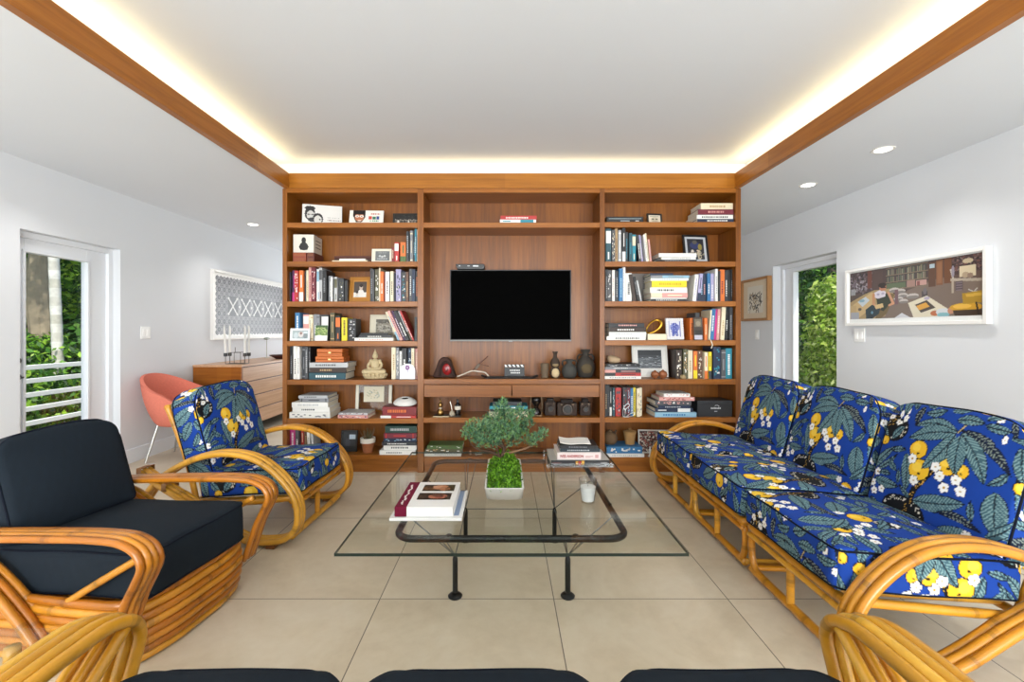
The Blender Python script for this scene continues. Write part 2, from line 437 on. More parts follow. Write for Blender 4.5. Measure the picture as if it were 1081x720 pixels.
# doors: white leaf with one tall pane, set back in a deep reveal
def door(name, x, y0, y1, ztop, gy0, gy1, gz0, gz1, sgn, hy):
    """x = inner face of the leaf; the leaf runs y0..y1, its pane gy0..gy1 x gz0..gz1"""
    a, b = (x - .045, x) if sgn < 0 else (x, x + .045)
    m = MB(); m.b2((a, y0, 0), (b, gy0, ztop)); m.b2((a, gy1, 0), (b, y1, ztop)); m.b2((a, gy0, gz1), (b, gy1, ztop)); m.b2((a, gy0, 0), (b, gy1, gz0))
    o = struct(m, name, 'trim_paint', bevel=.004)
    f = MB(); t = .05                                    # jamb and casing around the leaf
    f.b2((min(a, XL if sgn < 0 else XR), y0 - .02, 0), (max(b, XL if sgn < 0 else XR), y0 + .012, ztop)) if 0 else None
    g = MB(); e = .014                                   # bead around the glass, proud of the leaf
    xi, xo = (x, x + e) if sgn < 0 else (x - e, x)
    for q in (((xi, gy0 - .02, gz0), (xo, gy0, gz1)), ((xi, gy1, gz0), (xo, gy1 + .02, gz1)), ((xi, gy0 - .02, gz1), (xo, gy1 + .02, gz1 + .02)), ((xi, gy0 - .02, gz0 - .02), (xo, gy1 + .02, gz0))): g.b2(*q)
    g.build('door_frame', 'trim_paint', o, bevel=.003)
    MB().b2(((a + b) / 2 - .003, gy0 - .004, gz0 - .004), ((a + b) / 2 + .003, gy1 + .004, gz1 + .004)).build('glass_pane', 'window_glass', o, smooth=0)
    h = MB('black'); s = -sgn
    for z in (1.0, .88): h.cyl((x, hy, z), (x + s * .012, hy, z), .024)
    h.tube([(x + s * .012, hy, .88), (x + s * .045, hy, .88), (x + s * .05, hy - .08, .88)], .008); h.cyl((x + s * .012, hy, 1.0), (x + s * .02, hy, 1.0), .012)
    h.build('door_handle', 'blackmetal', o)
    return o
door('door_1', -3.545, 3.235, 4.08, 1.947, 3.354, 3.85, .12, 1.80, -1, 3.30)
door('door_2', 3.217, 4.25, 5.258, 1.964, 4.20 + .17, 5.05, .12, 1.872, 1, 4.30)
m = MB()                                                # narrow moulding on the frames, on the room side of the leaf
for (x, w, D) in ((-3.545, .03, DL), (3.217, -.03, DR)):
    a, b = sorted((x, x + w))
    m.b2((a, D[1] - .045, 0), (b, D[1], D[3])); m.b2((a, D[0], D[3] - .045), (b, D[1] - .045, D[3]))
struct(m, 'trim_4', 'trim_paint', bevel=.003)
m = MB(); xw = XR + .1
for q in (((xw, WR[0], WR[2]), (xw + .05, WR[0] + .05, WR[3])), ((xw, WR[1] - .05, WR[2]), (xw + .05, WR[1], WR[3])), ((xw, WR[0], WR[2]), (xw + .05, WR[1], WR[2] + .05)), ((xw, WR[0], WR[3] - .05), (xw + .05, WR[1], WR[3]))): m.b2(*q)
o = struct(m, 'window_2', 'trim_paint', bevel=.004)
MB().b2((xw + .02, WR[0] + .04, WR[2] + .04), (xw + .026, WR[1] - .04, WR[3] - .04)).build('glass_pane', 'window_glass', o, smooth=0)

# recessed ceiling lamps
for i, (x, y, lab) in enumerate(((2.57, 3.09, 'recessed round ceiling lamp above the sofa, the nearer of two by the framed print'),
                                 (2.56, 3.84, 'recessed round ceiling lamp above the sofa, farther one near the bookcase'),
                                 (-2.92, 5.27, 'recessed round ceiling lamp above the dresser and lattice artwork'))):
    t = thing('recessed_downlight', lab, 'ceiling lamp', (x, y, ZC), group='recessed ceiling lamps')
    m = MB('white'); prof = [(.050, -.001), (.057, -.005), (.064, -.005), (.068, 0)]
    m.lathe(prof + [(.048, 0)], n=28); m.build('rim', 'painted', t)
    MB().lathe([(.0001, -.003), (.048, -.003)], n=24).build('lens', 'lamp_glow', t)
# wall switches
def plate(name, lab, x, y, z, w, h, s, n):
    t = thing(name, lab, 'switch', (x, y, z), group='white wall switches')
    MB('#f2f2f0').box((s * .004, 0, 0), (.008, w, h)).build('cover_plate', 'plastic', t, bevel=.003)
    for k in range(n):
        yy = (k - (n - 1) / 2) * .05
        MB('#fafaf8').box((s * .009, yy, 0), (.006, .032, .066), rot=(0, rad(4), 0)).build('rocker', 'plastic', t, bevel=.002)
plate('light_switch', 'white double rocker switch below the wide framed print', XR, 3.97, 1.18, .118, .118, -1, 2)
plate('light_switch', 'white switch plate below the small brown framed drawing', XR, 5.58, 1.17, .075, .118, -1, 1)
plate('light_switch', 'white switch plate on the wall above the coral chair', XL, 4.36, 1.2, .118, .118, 1, 2)

# ---------------------------------------------------------------- outdoors
def leaves(N, blobs, size, cols, squash=1.0, up=.3, shell=.55):
    B = np.array(blobs, float); wts = np.prod(B[:, 3:6], 1) ** .67; k = npr.choice(len(B), N, p=wts / wts.sum())
    d = npr.normal(size=(N, 3)); d /= np.linalg.norm(d, axis=1)[:, None]
    r = shell + (1 - shell) * npr.rand(N) ** .6
    P = B[k, :3] + d * B[k, 3:6] * r[:, None]
    nrm = d + npr.normal(size=(N, 3)) * .7 + np.array([0, 0, up]); nrm /= np.linalg.norm(nrm, axis=1)[:, None]
    a = np.cross(nrm, npr.normal(size=(N, 3))); a /= np.linalg.norm(a, axis=1)[:, None]
    b = np.cross(nrm, a); s = size * (.6 + .8 * npr.rand(N))[:, None]
    V = np.stack([P - a * s * .5, P + b * s * .24 * squash + nrm * s * .06, P + a * s * .5, P - b * s * .24 * squash + nrm * s * .06], 1).reshape(-1, 3)
    F = np.arange(4 * N).reshape(N, 4)
    C = npl([[int(c.lstrip('#')[i:i + 2], 16) / 255 for i in (0, 2, 4)] for c in cols])
    Q = C[npr.choice(len(C), N)] * (.7 + .6 * npr.rand(N))[:, None]
    return V, F, Q
def greenery(name, lab, cat, loc, blobs, N, size, cols, trunk=None, group=None, squash=1.0, tcol='#5b5348'):
    t = thing(name, lab, cat, loc, group=group)
    V, F, C = leaves(N, blobs, size, cols, squash)
    raw('foliage', V, F, C, 'leaf', t)
    if trunk:
        m = MB(tcol)
        for pts, r in trunk: q = spline(pts, .12); m.tube(q, [r[0] + (r[1] - r[0]) * i / (len(q) - 1) for i in range(len(q))], 10)
        m.build('trunk', 'bark', t)
    return t
GZ = -.25
struct(MB('#3c4a22').b2((-30, -14, GZ - .2), (30, 30, GZ)), 'ground', 'ground', smooth=0)
m = MB('#c9c5bc'); m.b2((-4.75, -3, GZ), (XL - .25, 9, -.02)); struct(m, 'floor_balcony', 'floor_tile', smooth=0)
t = thing('balcony_railing', 'white metal railing of horizontal bars outside the glazed door', 'railing', (-4.6, 5, -.02))
for z in (.86, .73, .595, .46, .32, .19): MB('#f4f4f2').b2((-.02, -4.5, z), (.02, 4, z + .045)).build('bar', 'painted', t, bevel=.004)
for y in (-3.5, -1.4, 2.2, 3.9): MB('#f4f4f2').b2((-.03, y - .025, 0), (.03, y + .025, .93)).build('post', 'painted', t, bevel=.004)
BRIGHT = ['#7fae2c', '#9cc63a', '#5f8f26', '#b7d94f', '#48761f']; MID = ['#3f6f27', '#2f5a20', '#55862d', '#24481a', '#6b9a35']; DEEP = ['#1f3d1a', '#28491f', '#17301a', '#35592a']
t = thing('palm_tree', 'tall palm with slim pale grey trunk outside the glazed door', 'palm tree', (-6.0, 6.12, GZ))
m = MB(); q = [Vector((-.2 * k / 40 + .03, 0, k * .12)) for k in range(42)]
m.tube(q, [.062 + .003 * (k % 2) - .0003 * k for k in range(42)], 16, cols=[('#cfcdc4', '#c4c1b6', '#d6d4cc', '#bab7aa')[(k * 7) % 4] for k in range(42)]); m.build('trunk', 'bark', t)
f = MB('#4b7a2a')
for k in range(14):
    a = k * 2.4; up = rnd.uniform(.2, .9); top = q[-1]
    pts = [top + Vector((math.cos(a) * r * 1.0, math.sin(a) * r * 1.0, up * r - .42 * r * r)) for r in (0, .4, .8, 1.2, 1.6)]
    f.tube(spline(pts, .1), .012, 5)
    for i in range(1, 26):
        r = i / 26 * 1.6; p = top + Vector((math.cos(a) * r, math.sin(a) * r, up * r - .42 * r * r)); sd = Vector((-math.sin(a), math.cos(a), 0))
        for s in (-1, 1):
            e = p + sd * s * .34 + Vector((math.cos(a) * .16, math.sin(a) * .16, -.16)); w = Vector((math.cos(a), math.sin(a), 0)) * .022
            f.add([p - w, p + w, e], [(0, 1, 2)], rnd.choice(['#4b7a2a', '#5f8f33', '#3c6522']))
f.build('fronds', 'leaf', t, smooth=0)
greenery('jungle_tree', 'dark trunked tree behind the palm outside the glazed door', 'tree', (-6.9, 6.75, GZ), [(-.6, .9, 3.6, 1.2, 1.3, 1.0), (.3, -.6, 4.4, 1.2, 1.2, .9), (-.9, 1.4, 2.6, .6, .6, .8)], 9000, .12, BRIGHT + BRIGHT + MID,
         [([(0, 0, 0), (.06, .03, 1.2), (-.05, .05, 2.2), (.02, .12, 3.2), (-.15, .2, 4.4)], (.2, .13)), ([(.1, -.08, 0), (.17, -.06, 1.2), (.03, .02, 2.4), (.2, -.1, 3.6)], (.1, .07))], tcol='#94866f')
greenery('leafy_shrub', 'large leaved shrub low behind the white balcony railing', 'shrub', (-6.1, 5.2, GZ), [(0, 0, .55, .8, 1.1, .6), (-.3, 1.2, .7, .8, .8, .75), (.2, -1, .5, .7, .8, .5)], 11000, .09, MID + BRIGHT[:3])
greenery('leafy_shrub', 'broad leaved dark shrub at mid height behind the palm trunk', 'shrub', (-6.9, 5.6, GZ), [(0, 0, 1.0, .7, .9, .5), (-.2, .9, 1.0, .6, .7, .45), (.1, 1.5, 1.2, .5, .5, .5)], 6000, .17, MID + DEEP, squash=1.3)
greenery('garden_tree', 'bright green sunlit tree far behind the palm trunk', 'tree', (-10.6, 9.2, GZ), [(0, 0, 3.2, 2.2, 2.4, 1.6), (.4, 1.9, 2.1, 1.7, 1.8, 1.6), (1, -2.2, 2.4, 1.8, 1.8, 1.9), (.6, 0, 1, 1.6, 3, 1.1)], 24000, .15, BRIGHT + MID,
         [([(0, 0, 0), (.1, .1, 1.4), (0, .2, 3.2)], (.22, .12))])
greenery('evergreen_tree', 'deep green tree mass closing the view behind the railing', 'tree', (-13.5, 10.5, GZ), [(0, 0, 2.2, 2.2, 6.5, 2.4), (.5, -4, 3.6, 2, 3, 2), (.5, 4, 3.8, 2, 3, 2)], 14000, .32, DEEP + MID,
         [([(0, 0, 0), (0, .1, 2), (.1, .2, 4)], (.25, .15))])
greenery('flowering_shrub', 'sunlit yellow green shrub beside the sofa side doorway', 'shrub', (5.13, 6.85, GZ), [(.1, -.1, 1.35, .72, .62, .72), (.0, .05, 1.9, .5, .45, .45), (-.05, .1, .85, .6, .6, .5)], 9000, .085, ['#b9cf5a', '#d4e07a', '#9dbb45', '#86a636', '#e0e8a0', '#6f9230'],
         [([(0, 0, 0), (.05, 0, .8), (.1, -.1, 1.5)], (.04, .02))])
greenery('hedge_tree', 'dense green tree behind the shrub at the sofa side doorway', 'tree', (6.9, 9.6, GZ), [(0, 0, 2.1, 1.3, 2.0, 1.7), (.2, -2, 2.5, 1.2, 1.3, 1.3), (0, 1.9, 2.2, 1.3, 1.5, 1.5), (-.1, .2, .8, 1.3, 2.2, .9)], 17000, .12, MID + DEEP[:2] + ['#5f8f26'],
         [([(0, 0, 0), (.05, .1, 1.2), (0, 0, 2.8)], (.14, .08))])
greenery('evergreen_tree', 'dark evergreen closing the view beyond the sofa side doorway', 'tree', (10.5, 13, GZ), [(0, 0, 2.6, 2, 4.5, 2.6), (0, 3, 3.5, 2, 3, 2)], 9000, .3, DEEP + MID, [([(0, 0, 0), (0, .1, 2), (.1, .2, 4)], (.25, .15))])
greenery('leafy_shrub', 'dark green shrub outside the far window past the bookcase', 'shrub', (4.7, 8.2, GZ), [(0, 0, 1.3, .5, .7, 1.0), (0, 0, 2.2, .45, .6, .6)], 3500, .12, DEEP + MID, [([(0, 0, 0), (.05, 0, .9), (0, 0, 1.8)], (.04, .02))])

# ---------------------------------------------------------------- light
W = bpy.data.worlds.new('sky'); SC.world = W; W.use_nodes = True
nt = W.node_tree; nt.nodes.clear()
sk = nt.nodes.new('ShaderNodeTexSky'); sk.sky_type = 'NISHITA'; sk.sun_disc = False; sk.sun_elevation = rad(58); sk.sun_rotation = rad(150); sk.air_density = 1.2; sk.dust_density = 2.0
bg = nt.nodes.new('ShaderNodeBackground'); bg.inputs[1].default_value = .28
ou = nt.nodes.new('ShaderNodeOutputWorld'); nt.links.new(sk.outputs[0], bg.inputs[0]); nt.links.new(bg.outputs[0], ou.inputs[0])
def lamp(kind, name, loc, rot, energy, col=(1, 1, 1), **k):
    l = bpy.data.lights.new(name, kind); l.energy = energy; l.color = col
    for a, v in k.items(): setattr(l, a, v)
    o = bpy.data.objects.new(name, l); o.location = loc; o.rotation_euler = rot; COL.objects.link(o); return o
lamp('SUN', 'sun', (0, 0, 10), (rad(34), rad(14), 0), 4.5, (1, .95, .86), angle=rad(1))
DAY = (.93, .97, 1.0)
lamp('AREA', 'daylight_rear_window', (-.15, YR - .05, 1.15), (rad(90), 0, 0), 430, DAY, shape='RECTANGLE', size=5.3, size_y=2.1)
#lamp('AREA', 'daylight_glazed_door', (-3.62, 3.6, 1.0), (0, rad(-90), 0), 14, DAY, shape='RECTANGLE', size=1.6, size_y=.48)
#lamp('AREA', 'daylight_sofa_door', (3.3, 4.7, 1.0), (0, rad(90), 0), 18, DAY, shape='RECTANGLE', size=1.7, size_y=.65)
#lamp('AREA', 'daylight_far_window', (3.28, 6.55, 1.45), (0, rad(90), 0), 30, DAY, shape='RECTANGLE', size=1.05, size_y=.95)
lamp('AREA', 'added_back_fill', (-1.9, YB + .18, 1.3), (rad(-90), 0, 0), 55, DAY, shape='RECTANGLE', size=1.9, size_y=1.5)  # added fill outside the unseen window, brightens the dresser and coral chair
WARM = (1.0, .76, .38); LE = 7.5
ly = (YR + 4.2) / 2; LL = 4.2 - YR - .1
lamp('AREA', 'cove_strip', (BX0 - .17, ly, 2.64), (PI, 0, 0), LE * LL / 4, WARM, shape='RECTANGLE', size=.05, size_y=LL)
lamp('AREA', 'cove_strip', (BX1 + .17, ly, 2.64), (PI, 0, 0), LE * LL / 4, WARM, shape='RECTANGLE', size=.05, size_y=LL)
lamp('AREA', 'cove_strip', ((BX0 + BX1) / 2, 4.165, 2.645), (PI, 0, 0), LE * .38, WARM, shape='RECTANGLE', size=BX1 - BX0, size_y=.05)
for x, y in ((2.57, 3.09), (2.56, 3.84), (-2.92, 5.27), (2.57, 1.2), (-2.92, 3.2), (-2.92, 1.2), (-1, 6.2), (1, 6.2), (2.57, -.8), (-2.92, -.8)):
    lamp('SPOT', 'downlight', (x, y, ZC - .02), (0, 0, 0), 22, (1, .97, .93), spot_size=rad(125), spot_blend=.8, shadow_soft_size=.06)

# ---------------------------------------------------------------- camera
cam = bpy.data.cameras.new('camera'); co = bpy.data.objects.new('camera', cam); COL.objects.link(co)
co.location = (0, 0, HCAM); co.rotation_euler = (rad(90), 0, 0)
cam.sensor_width = 36; cam.lens = FPX / 1081 * 36; cam.shift_x = (540.5 - VX) / 1081; cam.shift_y = -(360 - VY) / 1081; cam.clip_start = .02; cam.clip_end = 200
SC.camera = co
SC.view_settings.view_transform = 'Standard'; SC.view_settings.look = 'None'; SC.view_settings.gamma = 1; SC.view_settings.use_curve_mapping = False
SC.view_settings.exposure = 0.13
SC.cycles.use_denoising = True; SC.cycles.max_bounces = 10; SC.cycles.transparent_max_bounces = 16; SC.cycles.caustics_reflective = False; SC.cycles.caustics_refractive = False
SC.cycles.sample_clamp_indirect = 8
# ================================================================= bookcase
D0 = 3.9; DB = 4.225                                    # front plane and back panel
def bx(px): return X(px, D0)
def bz(py): return Z(py, D0)
BC = thing('bookcase', 'full height built-in teak bookcase with open shelves around the television', 'bookcase', (0.06, 4.06, 0))
BO = (0.06, 4.06, 0)
VP = [(298.2, 303), (440.6, 447.2), (633.2, 638.5), (776.8, 782.2)]
for a, b in VP: MB().b2((bx(a), D0, 0), (bx(b), DB + .02, BB)).build('side_panel', 'teak_upright_shaded', BC, BO, bevel=.0015)
BAYS = {'left': (303, 440.6), 'centre': (447.2, 633.2), 'right': (638.5, 776.8)}
for k, (a, b) in BAYS.items():
    MB().b2((bx(a), DB, 0), (bx(b), DB + .02, BB)).build('back_panel', 'teak_upright_shaded', BC, BO)
    MB().b2((bx(a), D0 + .001, bz(203.3)), (bx(b), DB, BB)).build('top_panel', 'teak_flat', BC, BO)
SH = {'left': [234.9, 276, 318.2, 360, 401, 441.8, 480.6], 'right': [234.3, 276, 318, 359.2, 400.5, 440.8, 483], 'centre': [234.9, 400.3, 441, 482.6]}
TH = .044
for k, ys in SH.items():
    a, b = BAYS[k]
    for y in ys: MB().b2((bx(a), D0 + .002, bz(y) - TH), (bx(b), DB, bz(y))).build('shelf', 'teak_flat', BC, BO, bevel=.0015)
    MB().b2((bx(a), D0 + .025, 0), (bx(b), D0 + .045, bz(ys[-1]) - TH)).build('plinth', 'teak_flat', BC, BO)
a, b = BAYS['centre']; mid = (a + b) / 2
MB().b2((bx(a), D0 + .03, bz(419.5)), (bx(b), DB, bz(417.8))).build('drawer_carcass', 'teak_flat', BC, BO)
for p, q in ((a + .3, mid - .4), (mid + .4, b - .3)):
    MB().b2((bx(p), D0 + .004, bz(419.2)), (bx(q), D0 + .025, bz(406.4))).build('drawer', 'teak_flat', BC, BO, bevel=.0015)
ORD = ['first', 'second', 'third', 'fourth', 'fifth', 'sixth', 'seventh', 'eighth', 'ninth', 'tenth', 'eleventh', 'twelfth', 'thirteenth', 'fourteenth', 'fifteenth', 'sixteenth', 'seventeenth', 'eighteenth', 'nineteenth', 'twentieth'] + ['twenty-' + w for w in ('first', 'second', 'third', 'fourth', 'fifth', 'sixth', 'seventh', 'eighth', 'ninth')] + ['thirtieth']
LEVEL = ['top', 'second', 'third', 'fourth', 'fifth', 'sixth', 'bottom']

def book_mesh(L, D, T, col, acc, style, page='#e4dcc8'):
    """lying: spine along x at y=0, thickness up z. Returns cover MB and page MB"""
    c = MB(col); b = min(.003, T * .18); p = MB(page)
    c.b2((0, 0, 0), (L, D, b)); c.b2((0, 0, T - b), (L, D, T)); c.b2((0, 0, b), (L, b, T - b))
    p.b2((.003, b, b), (L - .003, D - .004, T - b))
    e = .0007
    def patch(x0, x1, z0, z1, cc): c.b2((x0 * L, -e, z0 * T), (x1 * L, 0, z1 * T), cc)
    if acc:
        if style == 0:                                  # a line of small title marks
            x = rnd.uniform(.1, .3); x1 = rnd.uniform(.6, .88)
            while x < x1: w = rnd.uniform(.02, .05); patch(x, x + w, .32, .66, acc); x += w + .018
        elif style == 1: patch(rnd.uniform(.55, .66), .93, .04, .96, acc); patch(.08, .3, .35, .62, acc)      # label block near the head
        elif style == 2:                                # two bands and marks
            patch(.05, .09, .02, .98, acc); patch(.88, .92, .02, .98, acc); patch(.3, .68, .36, .6, acc)
        elif style == 3: patch(0.0, .3, .0, 1, acc); patch(.45, .85, .35, .6, acc)                             # foot of the spine in another colour
        elif style == 4:                                # scattered pattern
            for _ in range(16): x = rnd.uniform(.03, .9); z = rnd.uniform(.1, .7); patch(x, x + rnd.uniform(.03, .07), z, z + .2, acc if rnd.random() < .7 else 'white')
    return c, p
def place_book(name, lab, group, L, D, T, col, acc, style, loc, rot, pages):
    c, p = book_mesh(L, D, T, col, acc, style)
    if pages:
        t = thing(name, lab, 'book', loc, group=group, rot=rot)
        c.build('cover', 'card', t, bevel=.0006); p.build('page_block', 'paper', t)
        return t
    for f in range(len(p.f)): pass
    b = len(c.v); c.v += p.v; c.f += [[b + i for i in f] for f in p.f]; c.c += p.c
    return tag(c.build(name, 'card', None, loc=loc, rot=rot), lab, 'book', group)
class Shelf:
    def __init__(s, bay, lvl, x0, y0, sc=1081 / 148., noun='shelf'):
        s.bay, s.lvl, s.x0, s.y0, s.sc = bay, lvl, x0, y0, sc
        s.z = bz(SH[bay][lvl]) + .0006; s.n = 0; s.last = -999; s.seg = ''
        s.word = (LEVEL if bay != 'centre' else ['top', 'desk', 'sixth', 'bottom'])[lvl]
        s.where = f"{s.word} shelf of {bay} bay"
        s.d = D0 + .035
    def px(s, x): return s.x0 + x / s.sc
    def py(s, y): return s.y0 + y / s.sc
    def X(s, x, d=None): a, b = BAYS[s.bay]; return min(max(X(s.px(x), d or s.d), bx(a) + .003), bx(b) - .003)
    def Zt(s, y, d=None): return Z(s.py(y), d or s.d)
    def up(s, rows):
        """upright books: (x0, x1, ytop, colour[, accent, style, lean degrees])"""
        for r in rows:
            x0, x1, yt, col = r[:4]; acc = r[4] if len(r) > 4 else None; st = r[5] if len(r) > 5 else 0; lean = r[6] if len(r) > 6 else 0
            d = D0 + rnd.uniform(.025, .075)
            T = s.X(x1) - s.X(x0); T *= .9 if lean else .965; L = s.Zt(yt) - s.z
            if lean: L = (L - T * abs(math.sin(rad(lean)))) / math.cos(rad(lean))
            D = min(.19 if lean else .26, max(.13, L * .76))
            if x0 - s.last > 60: s.n = 0; s.seg = 'left-hand' if x0 < 350 else 'middle' if x0 < 640 else 'right-hand'
            s.n += 1; s.last = x1
            lab = f"{col} book, {ORD[s.n - 1]} from the left in {s.seg} row, {s.where}".replace('dark ', 'dark-').replace('light ', 'light-')
            loc = Vector((s.X(x1) - T * .018, d, s.z + .0004))
            if lean > 0: loc.x = s.X(x1)
            if lean < 0: loc.z += T * abs(math.sin(rad(lean)))
            place_book('book', lab, f'upright books of the {s.seg} row on the {s.where}', L, D, T, col, acc, st, loc, (0, rad(-90 + lean), 0), False)
    def stack(s, rows, nm='stack', z=None):
        """lying books, bottom to top: (x0, x1, height px, colour[, accent, style, depth, rot])"""
        z = s.z if z is None else z; n = len(rows)
        for i, r in enumerate(rows):
            x0, x1, h, col = r[:4]; acc = r[4] if len(r) > 4 else None; st = r[5] if len(r) > 5 else 0
            D = r[6] if len(r) > 6 else .24; ro = r[7] if len(r) > 7 else 0
            T = h / s.sc * s.d / FPX; L = s.X(x1) - s.X(x0)
            pos = 'on top' if i == n - 1 else 'at bottom' if i == 0 else ORD[i] + ' from bottom'
            lab = f"{col} book lying {pos} of {nm}, {s.where}" if n > 1 else f"{col} book lying flat, {nm}, {s.where}"
            place_book('book', lab, f'books of the {nm} on the {s.where}', L, D, T * .98, col, acc, st, (s.X(x0), s.d - .012 + (.012 * (i % 2)), z + .0003), (0, 0, rad(ro)), True)
            z += T
        return z
# a framed or unframed picture that stands on a shelf, leaning back a little
def framed(name, lab, cat, w, h, loc, fw, fcol, mcol, pw, ph, cv, lean=7, rotz=0, mat='painted', group=None, dep=.018, base_z=0):
    t = thing(name, lab, cat, (loc[0], loc[1], loc[2] + dep * math.sin(rad(lean)) + .0006), group=group, rot=(rad(-lean), 0, rotz))
    if fw:
        m = MB(fcol)
        m.b2((-w / 2, 0, 0), (-w / 2 + fw, dep, h)); m.b2((w / 2 - fw, 0, 0), (w / 2, dep, h)); m.b2((-w / 2 + fw, 0, 0), (w / 2 - fw, dep, fw)); m.b2((-w / 2 + fw, 0, h - fw), (w / 2 - fw, dep, h))
        m.build('frame', mat, t, bevel=.0015)
        MB(mcol).b2((-w / 2 + fw, dep * .4, fw), (w / 2 - fw, dep * .9, h - fw)).build('mat_board', 'paper', t)
        y = dep * .4 - .0006
    else:
        MB(mcol).b2((-w / 2, 0, 0), (w / 2, dep, h)).build('cover', 'card', t, bevel=.001); y = -.0006
    if cv is not None: painted_grid('picture', cv, pw, ph, t, (0, y, h / 2 + base_z))
    return t
def photo(w, h, bg, figs, mono=False):
    """small snapshot: a ground, some figures with heads"""
    c = Canvas(w, h, bg); c.rect(0, h * .72, w, h, figs[0][4])
    for x, y, s, skin, cl in figs:
        c.ell(x * w, (y + s * 1.7) * h, s * w * .95, s * h * 1.25, cl); c.ell(x * w, y * h, s * w * .5, s * h * .72, skin); c.ell(x * w, (y - s * .42) * h, s * w * .52, s * h * .4, '#2a211d')
    return c

# ------------------------------------------------ left bay
S = Shelf('left', 0, 298, 205)
c = Canvas(60, 34, '#e2e1dd')
c.ell(11, 16, 8, 11, '#2c2c2e'); c.ell(12, 18, 6, 8, '#c9c8c4'); c.ell(11, 6, 8, 4, '#2a2a2c'); c.ell(14, 26, 6, 4, '#3a3a3c'); c.ell(9, 17, 2, 1, '#333333'), c.ell(15, 17, 2, 1, '#333333')
c.ell(23, 24, 8, 10, '#2c2c2e'); c.ell(23, 26, 6, 8, '#d0cfca'); c.ell(26, 25, 1.5, 1, '#333333'); c.rect(0, 32, 14, 34, '#2c2c2e')
c.text_marks(36, 21, 56, 1.4, '#a9a8a6'); c.text_marks(38, 25, 58, 2.4, '#a08f93'); c.text_marks(40, 29, 57, 1.2, '#b0afab')
framed('picture_book', 'white landscape book with ink drawing of two faces, left on the top left shelf', 'book', .328, .182, (S.X(266) + .02, 4.0, S.z), 0, None, '#e2e1dd', .326, .18, c, 9, rad(16), dep=.02)
c = Canvas(60, 34, '#e8e5dd'); c.poly([(6, 0), (28, 0), (27, 18), (19, 34), (12, 30), (6, 14)], '#241a18'); c.ell(17, 16, 8, 11, '#b87350'); c.ell(17, 5, 10, 5, '#1d1614')
c.ell(13, 14, 3.4, 3, '#ece7df'); c.ell(21, 14, 3.4, 3, '#ece7df'); c.ell(13, 14, 1.3, 1.3, '#201814'); c.ell(21, 14, 1.3, 1.3, '#201814'); c.rect(15, 24, 21, 26, '#f0ece4'); c.ell(17, 30, 5, 2, '#d9d4c8')
c.text_marks(38, 7, 54, 3, '#b5403c'); c.rect(34, 14, 40, 22, '#c04a3c'); c.rect(41, 15, 47, 22, '#2d6d4e'); c.rect(48, 14, 53, 22, '#334a86'); c.text_marks(36, 24, 52, 3, '#3b8a62')
framed('picture_book', 'white book with cartoon of a man in glasses, middle of the top left shelf', 'book', .295, .135, (S.X(630), 3.99, S.z), 0, None, '#e8e5dd', .292, .133, c, 14, rad(3), dep=.015)
c = Canvas(64, 30, '#1e1c1a'); c.speckle(0, 0, 64, 12, ['#2a2825', '#151413'], 40, 4)
for k in range(16): x = 3 + k * 3.9; c.ell(x, 14 + (k % 3), 1.6, 2, '#9c9388'); c.ell(x, 20 + (k % 3), 2.0, 4.5, rnd.choice(['#5b564f', '#35322e', '#857d72']))
c.ell(10, 22, 2.6, 7, '#e0dcd2'); c.ell(37, 21, 2, 5, '#cfcabf')
framed('framed_picture', 'long dark framed black and white group photograph, right end of the top left shelf', 'picture frame', .245, .118, (S.X(925) + .01, 4.05, S.z), .012, '#26221f', '#1c1a18', .221, .094, c, 6, 0)

S = Shelf('left', 1, 298, 205)
t = thing('slipcase', 'white slipcase with a dark emblem on its front, standing on red leather volumes', 'book', (S.X(72), 3.965, S.z + .0875), rotz=rad(3))
MB('#ded9cd').b2((0, 0, 0), (.175, .21, .158)).build('case', 'card', t, bevel=.002)
m = MB('#161616'); m.lathe([(.001, 0), (.03, .004), (.042, .03), (.03, .055), (.016, .068), (.02, .09), (.014, .108), (.001, .115)], n=20, M=Matrix.Translation((.09, -.0004, .02)) @ Matrix.Diagonal((1, .01, 1, 1)))
m.build('emblem', 'card', t); m = MB('#5d5850')
for k in range(3): m.b2((.1752, .05, .05 + k * .03), (.1757, .17, .058 + k * .03))
m.build('lettering', 'card', t)
for k, (xa, xb) in enumerate(((72, 178), (181, 240))):
    w = S.X(xb) - S.X(xa)
    t = thing('leather_volume', ('red brown leather bound volume under the white slipcase, the wider left one', 'dark red leather bound volume under the white slipcase, the narrower right one')[k], 'book', (S.X(xa), 3.955, S.z), group='leather volumes under the slipcase')
    MB(('#8a3f28', '#5f2a1e')[k]).b2((0, 0, 0), (w * .98, .2, .086)).build('cover', 'card', t, bevel=.003)
    m = MB('#b0763c')
    for z in (.012, .028, .058, .072): m.b2((.01, -.0006, z), (w * .98 - .01, 0, z + .0025))
    m.build('gilt_band', 'card', t)
t = thing('wooden_box', 'low dark reddish wooden box at the back behind the white flat books', 'box', (S.X(490), 4.172, S.z))
m = MB('#4a2216'); m.b2((-.17, -.05, 0), (.19, .05, .06)); m.build('body', 'card', t, bevel=.003); MB('#5a2a1a').b2((-.172, -.052, .06), (.192, .052, .082)).build('lid', 'card', t, bevel=.003)
S.stack([(388, 660, 10, 'cream', None, 0, .17), (440, 640, 15, 'white', None, 0, .165)], 'pair before dark box')
c = Canvas(30, 26, '#6f7375'); c.text_marks(5, 4, 24, 1.5, '#cfd1d0')
for k in range(3): c.ell(9 + 5 * k, 13 + (k % 2) * 2, 2.2, 3, '#c4c6c6')
c.text_marks(4, 20, 26, 2.4, '#d8d9d8')
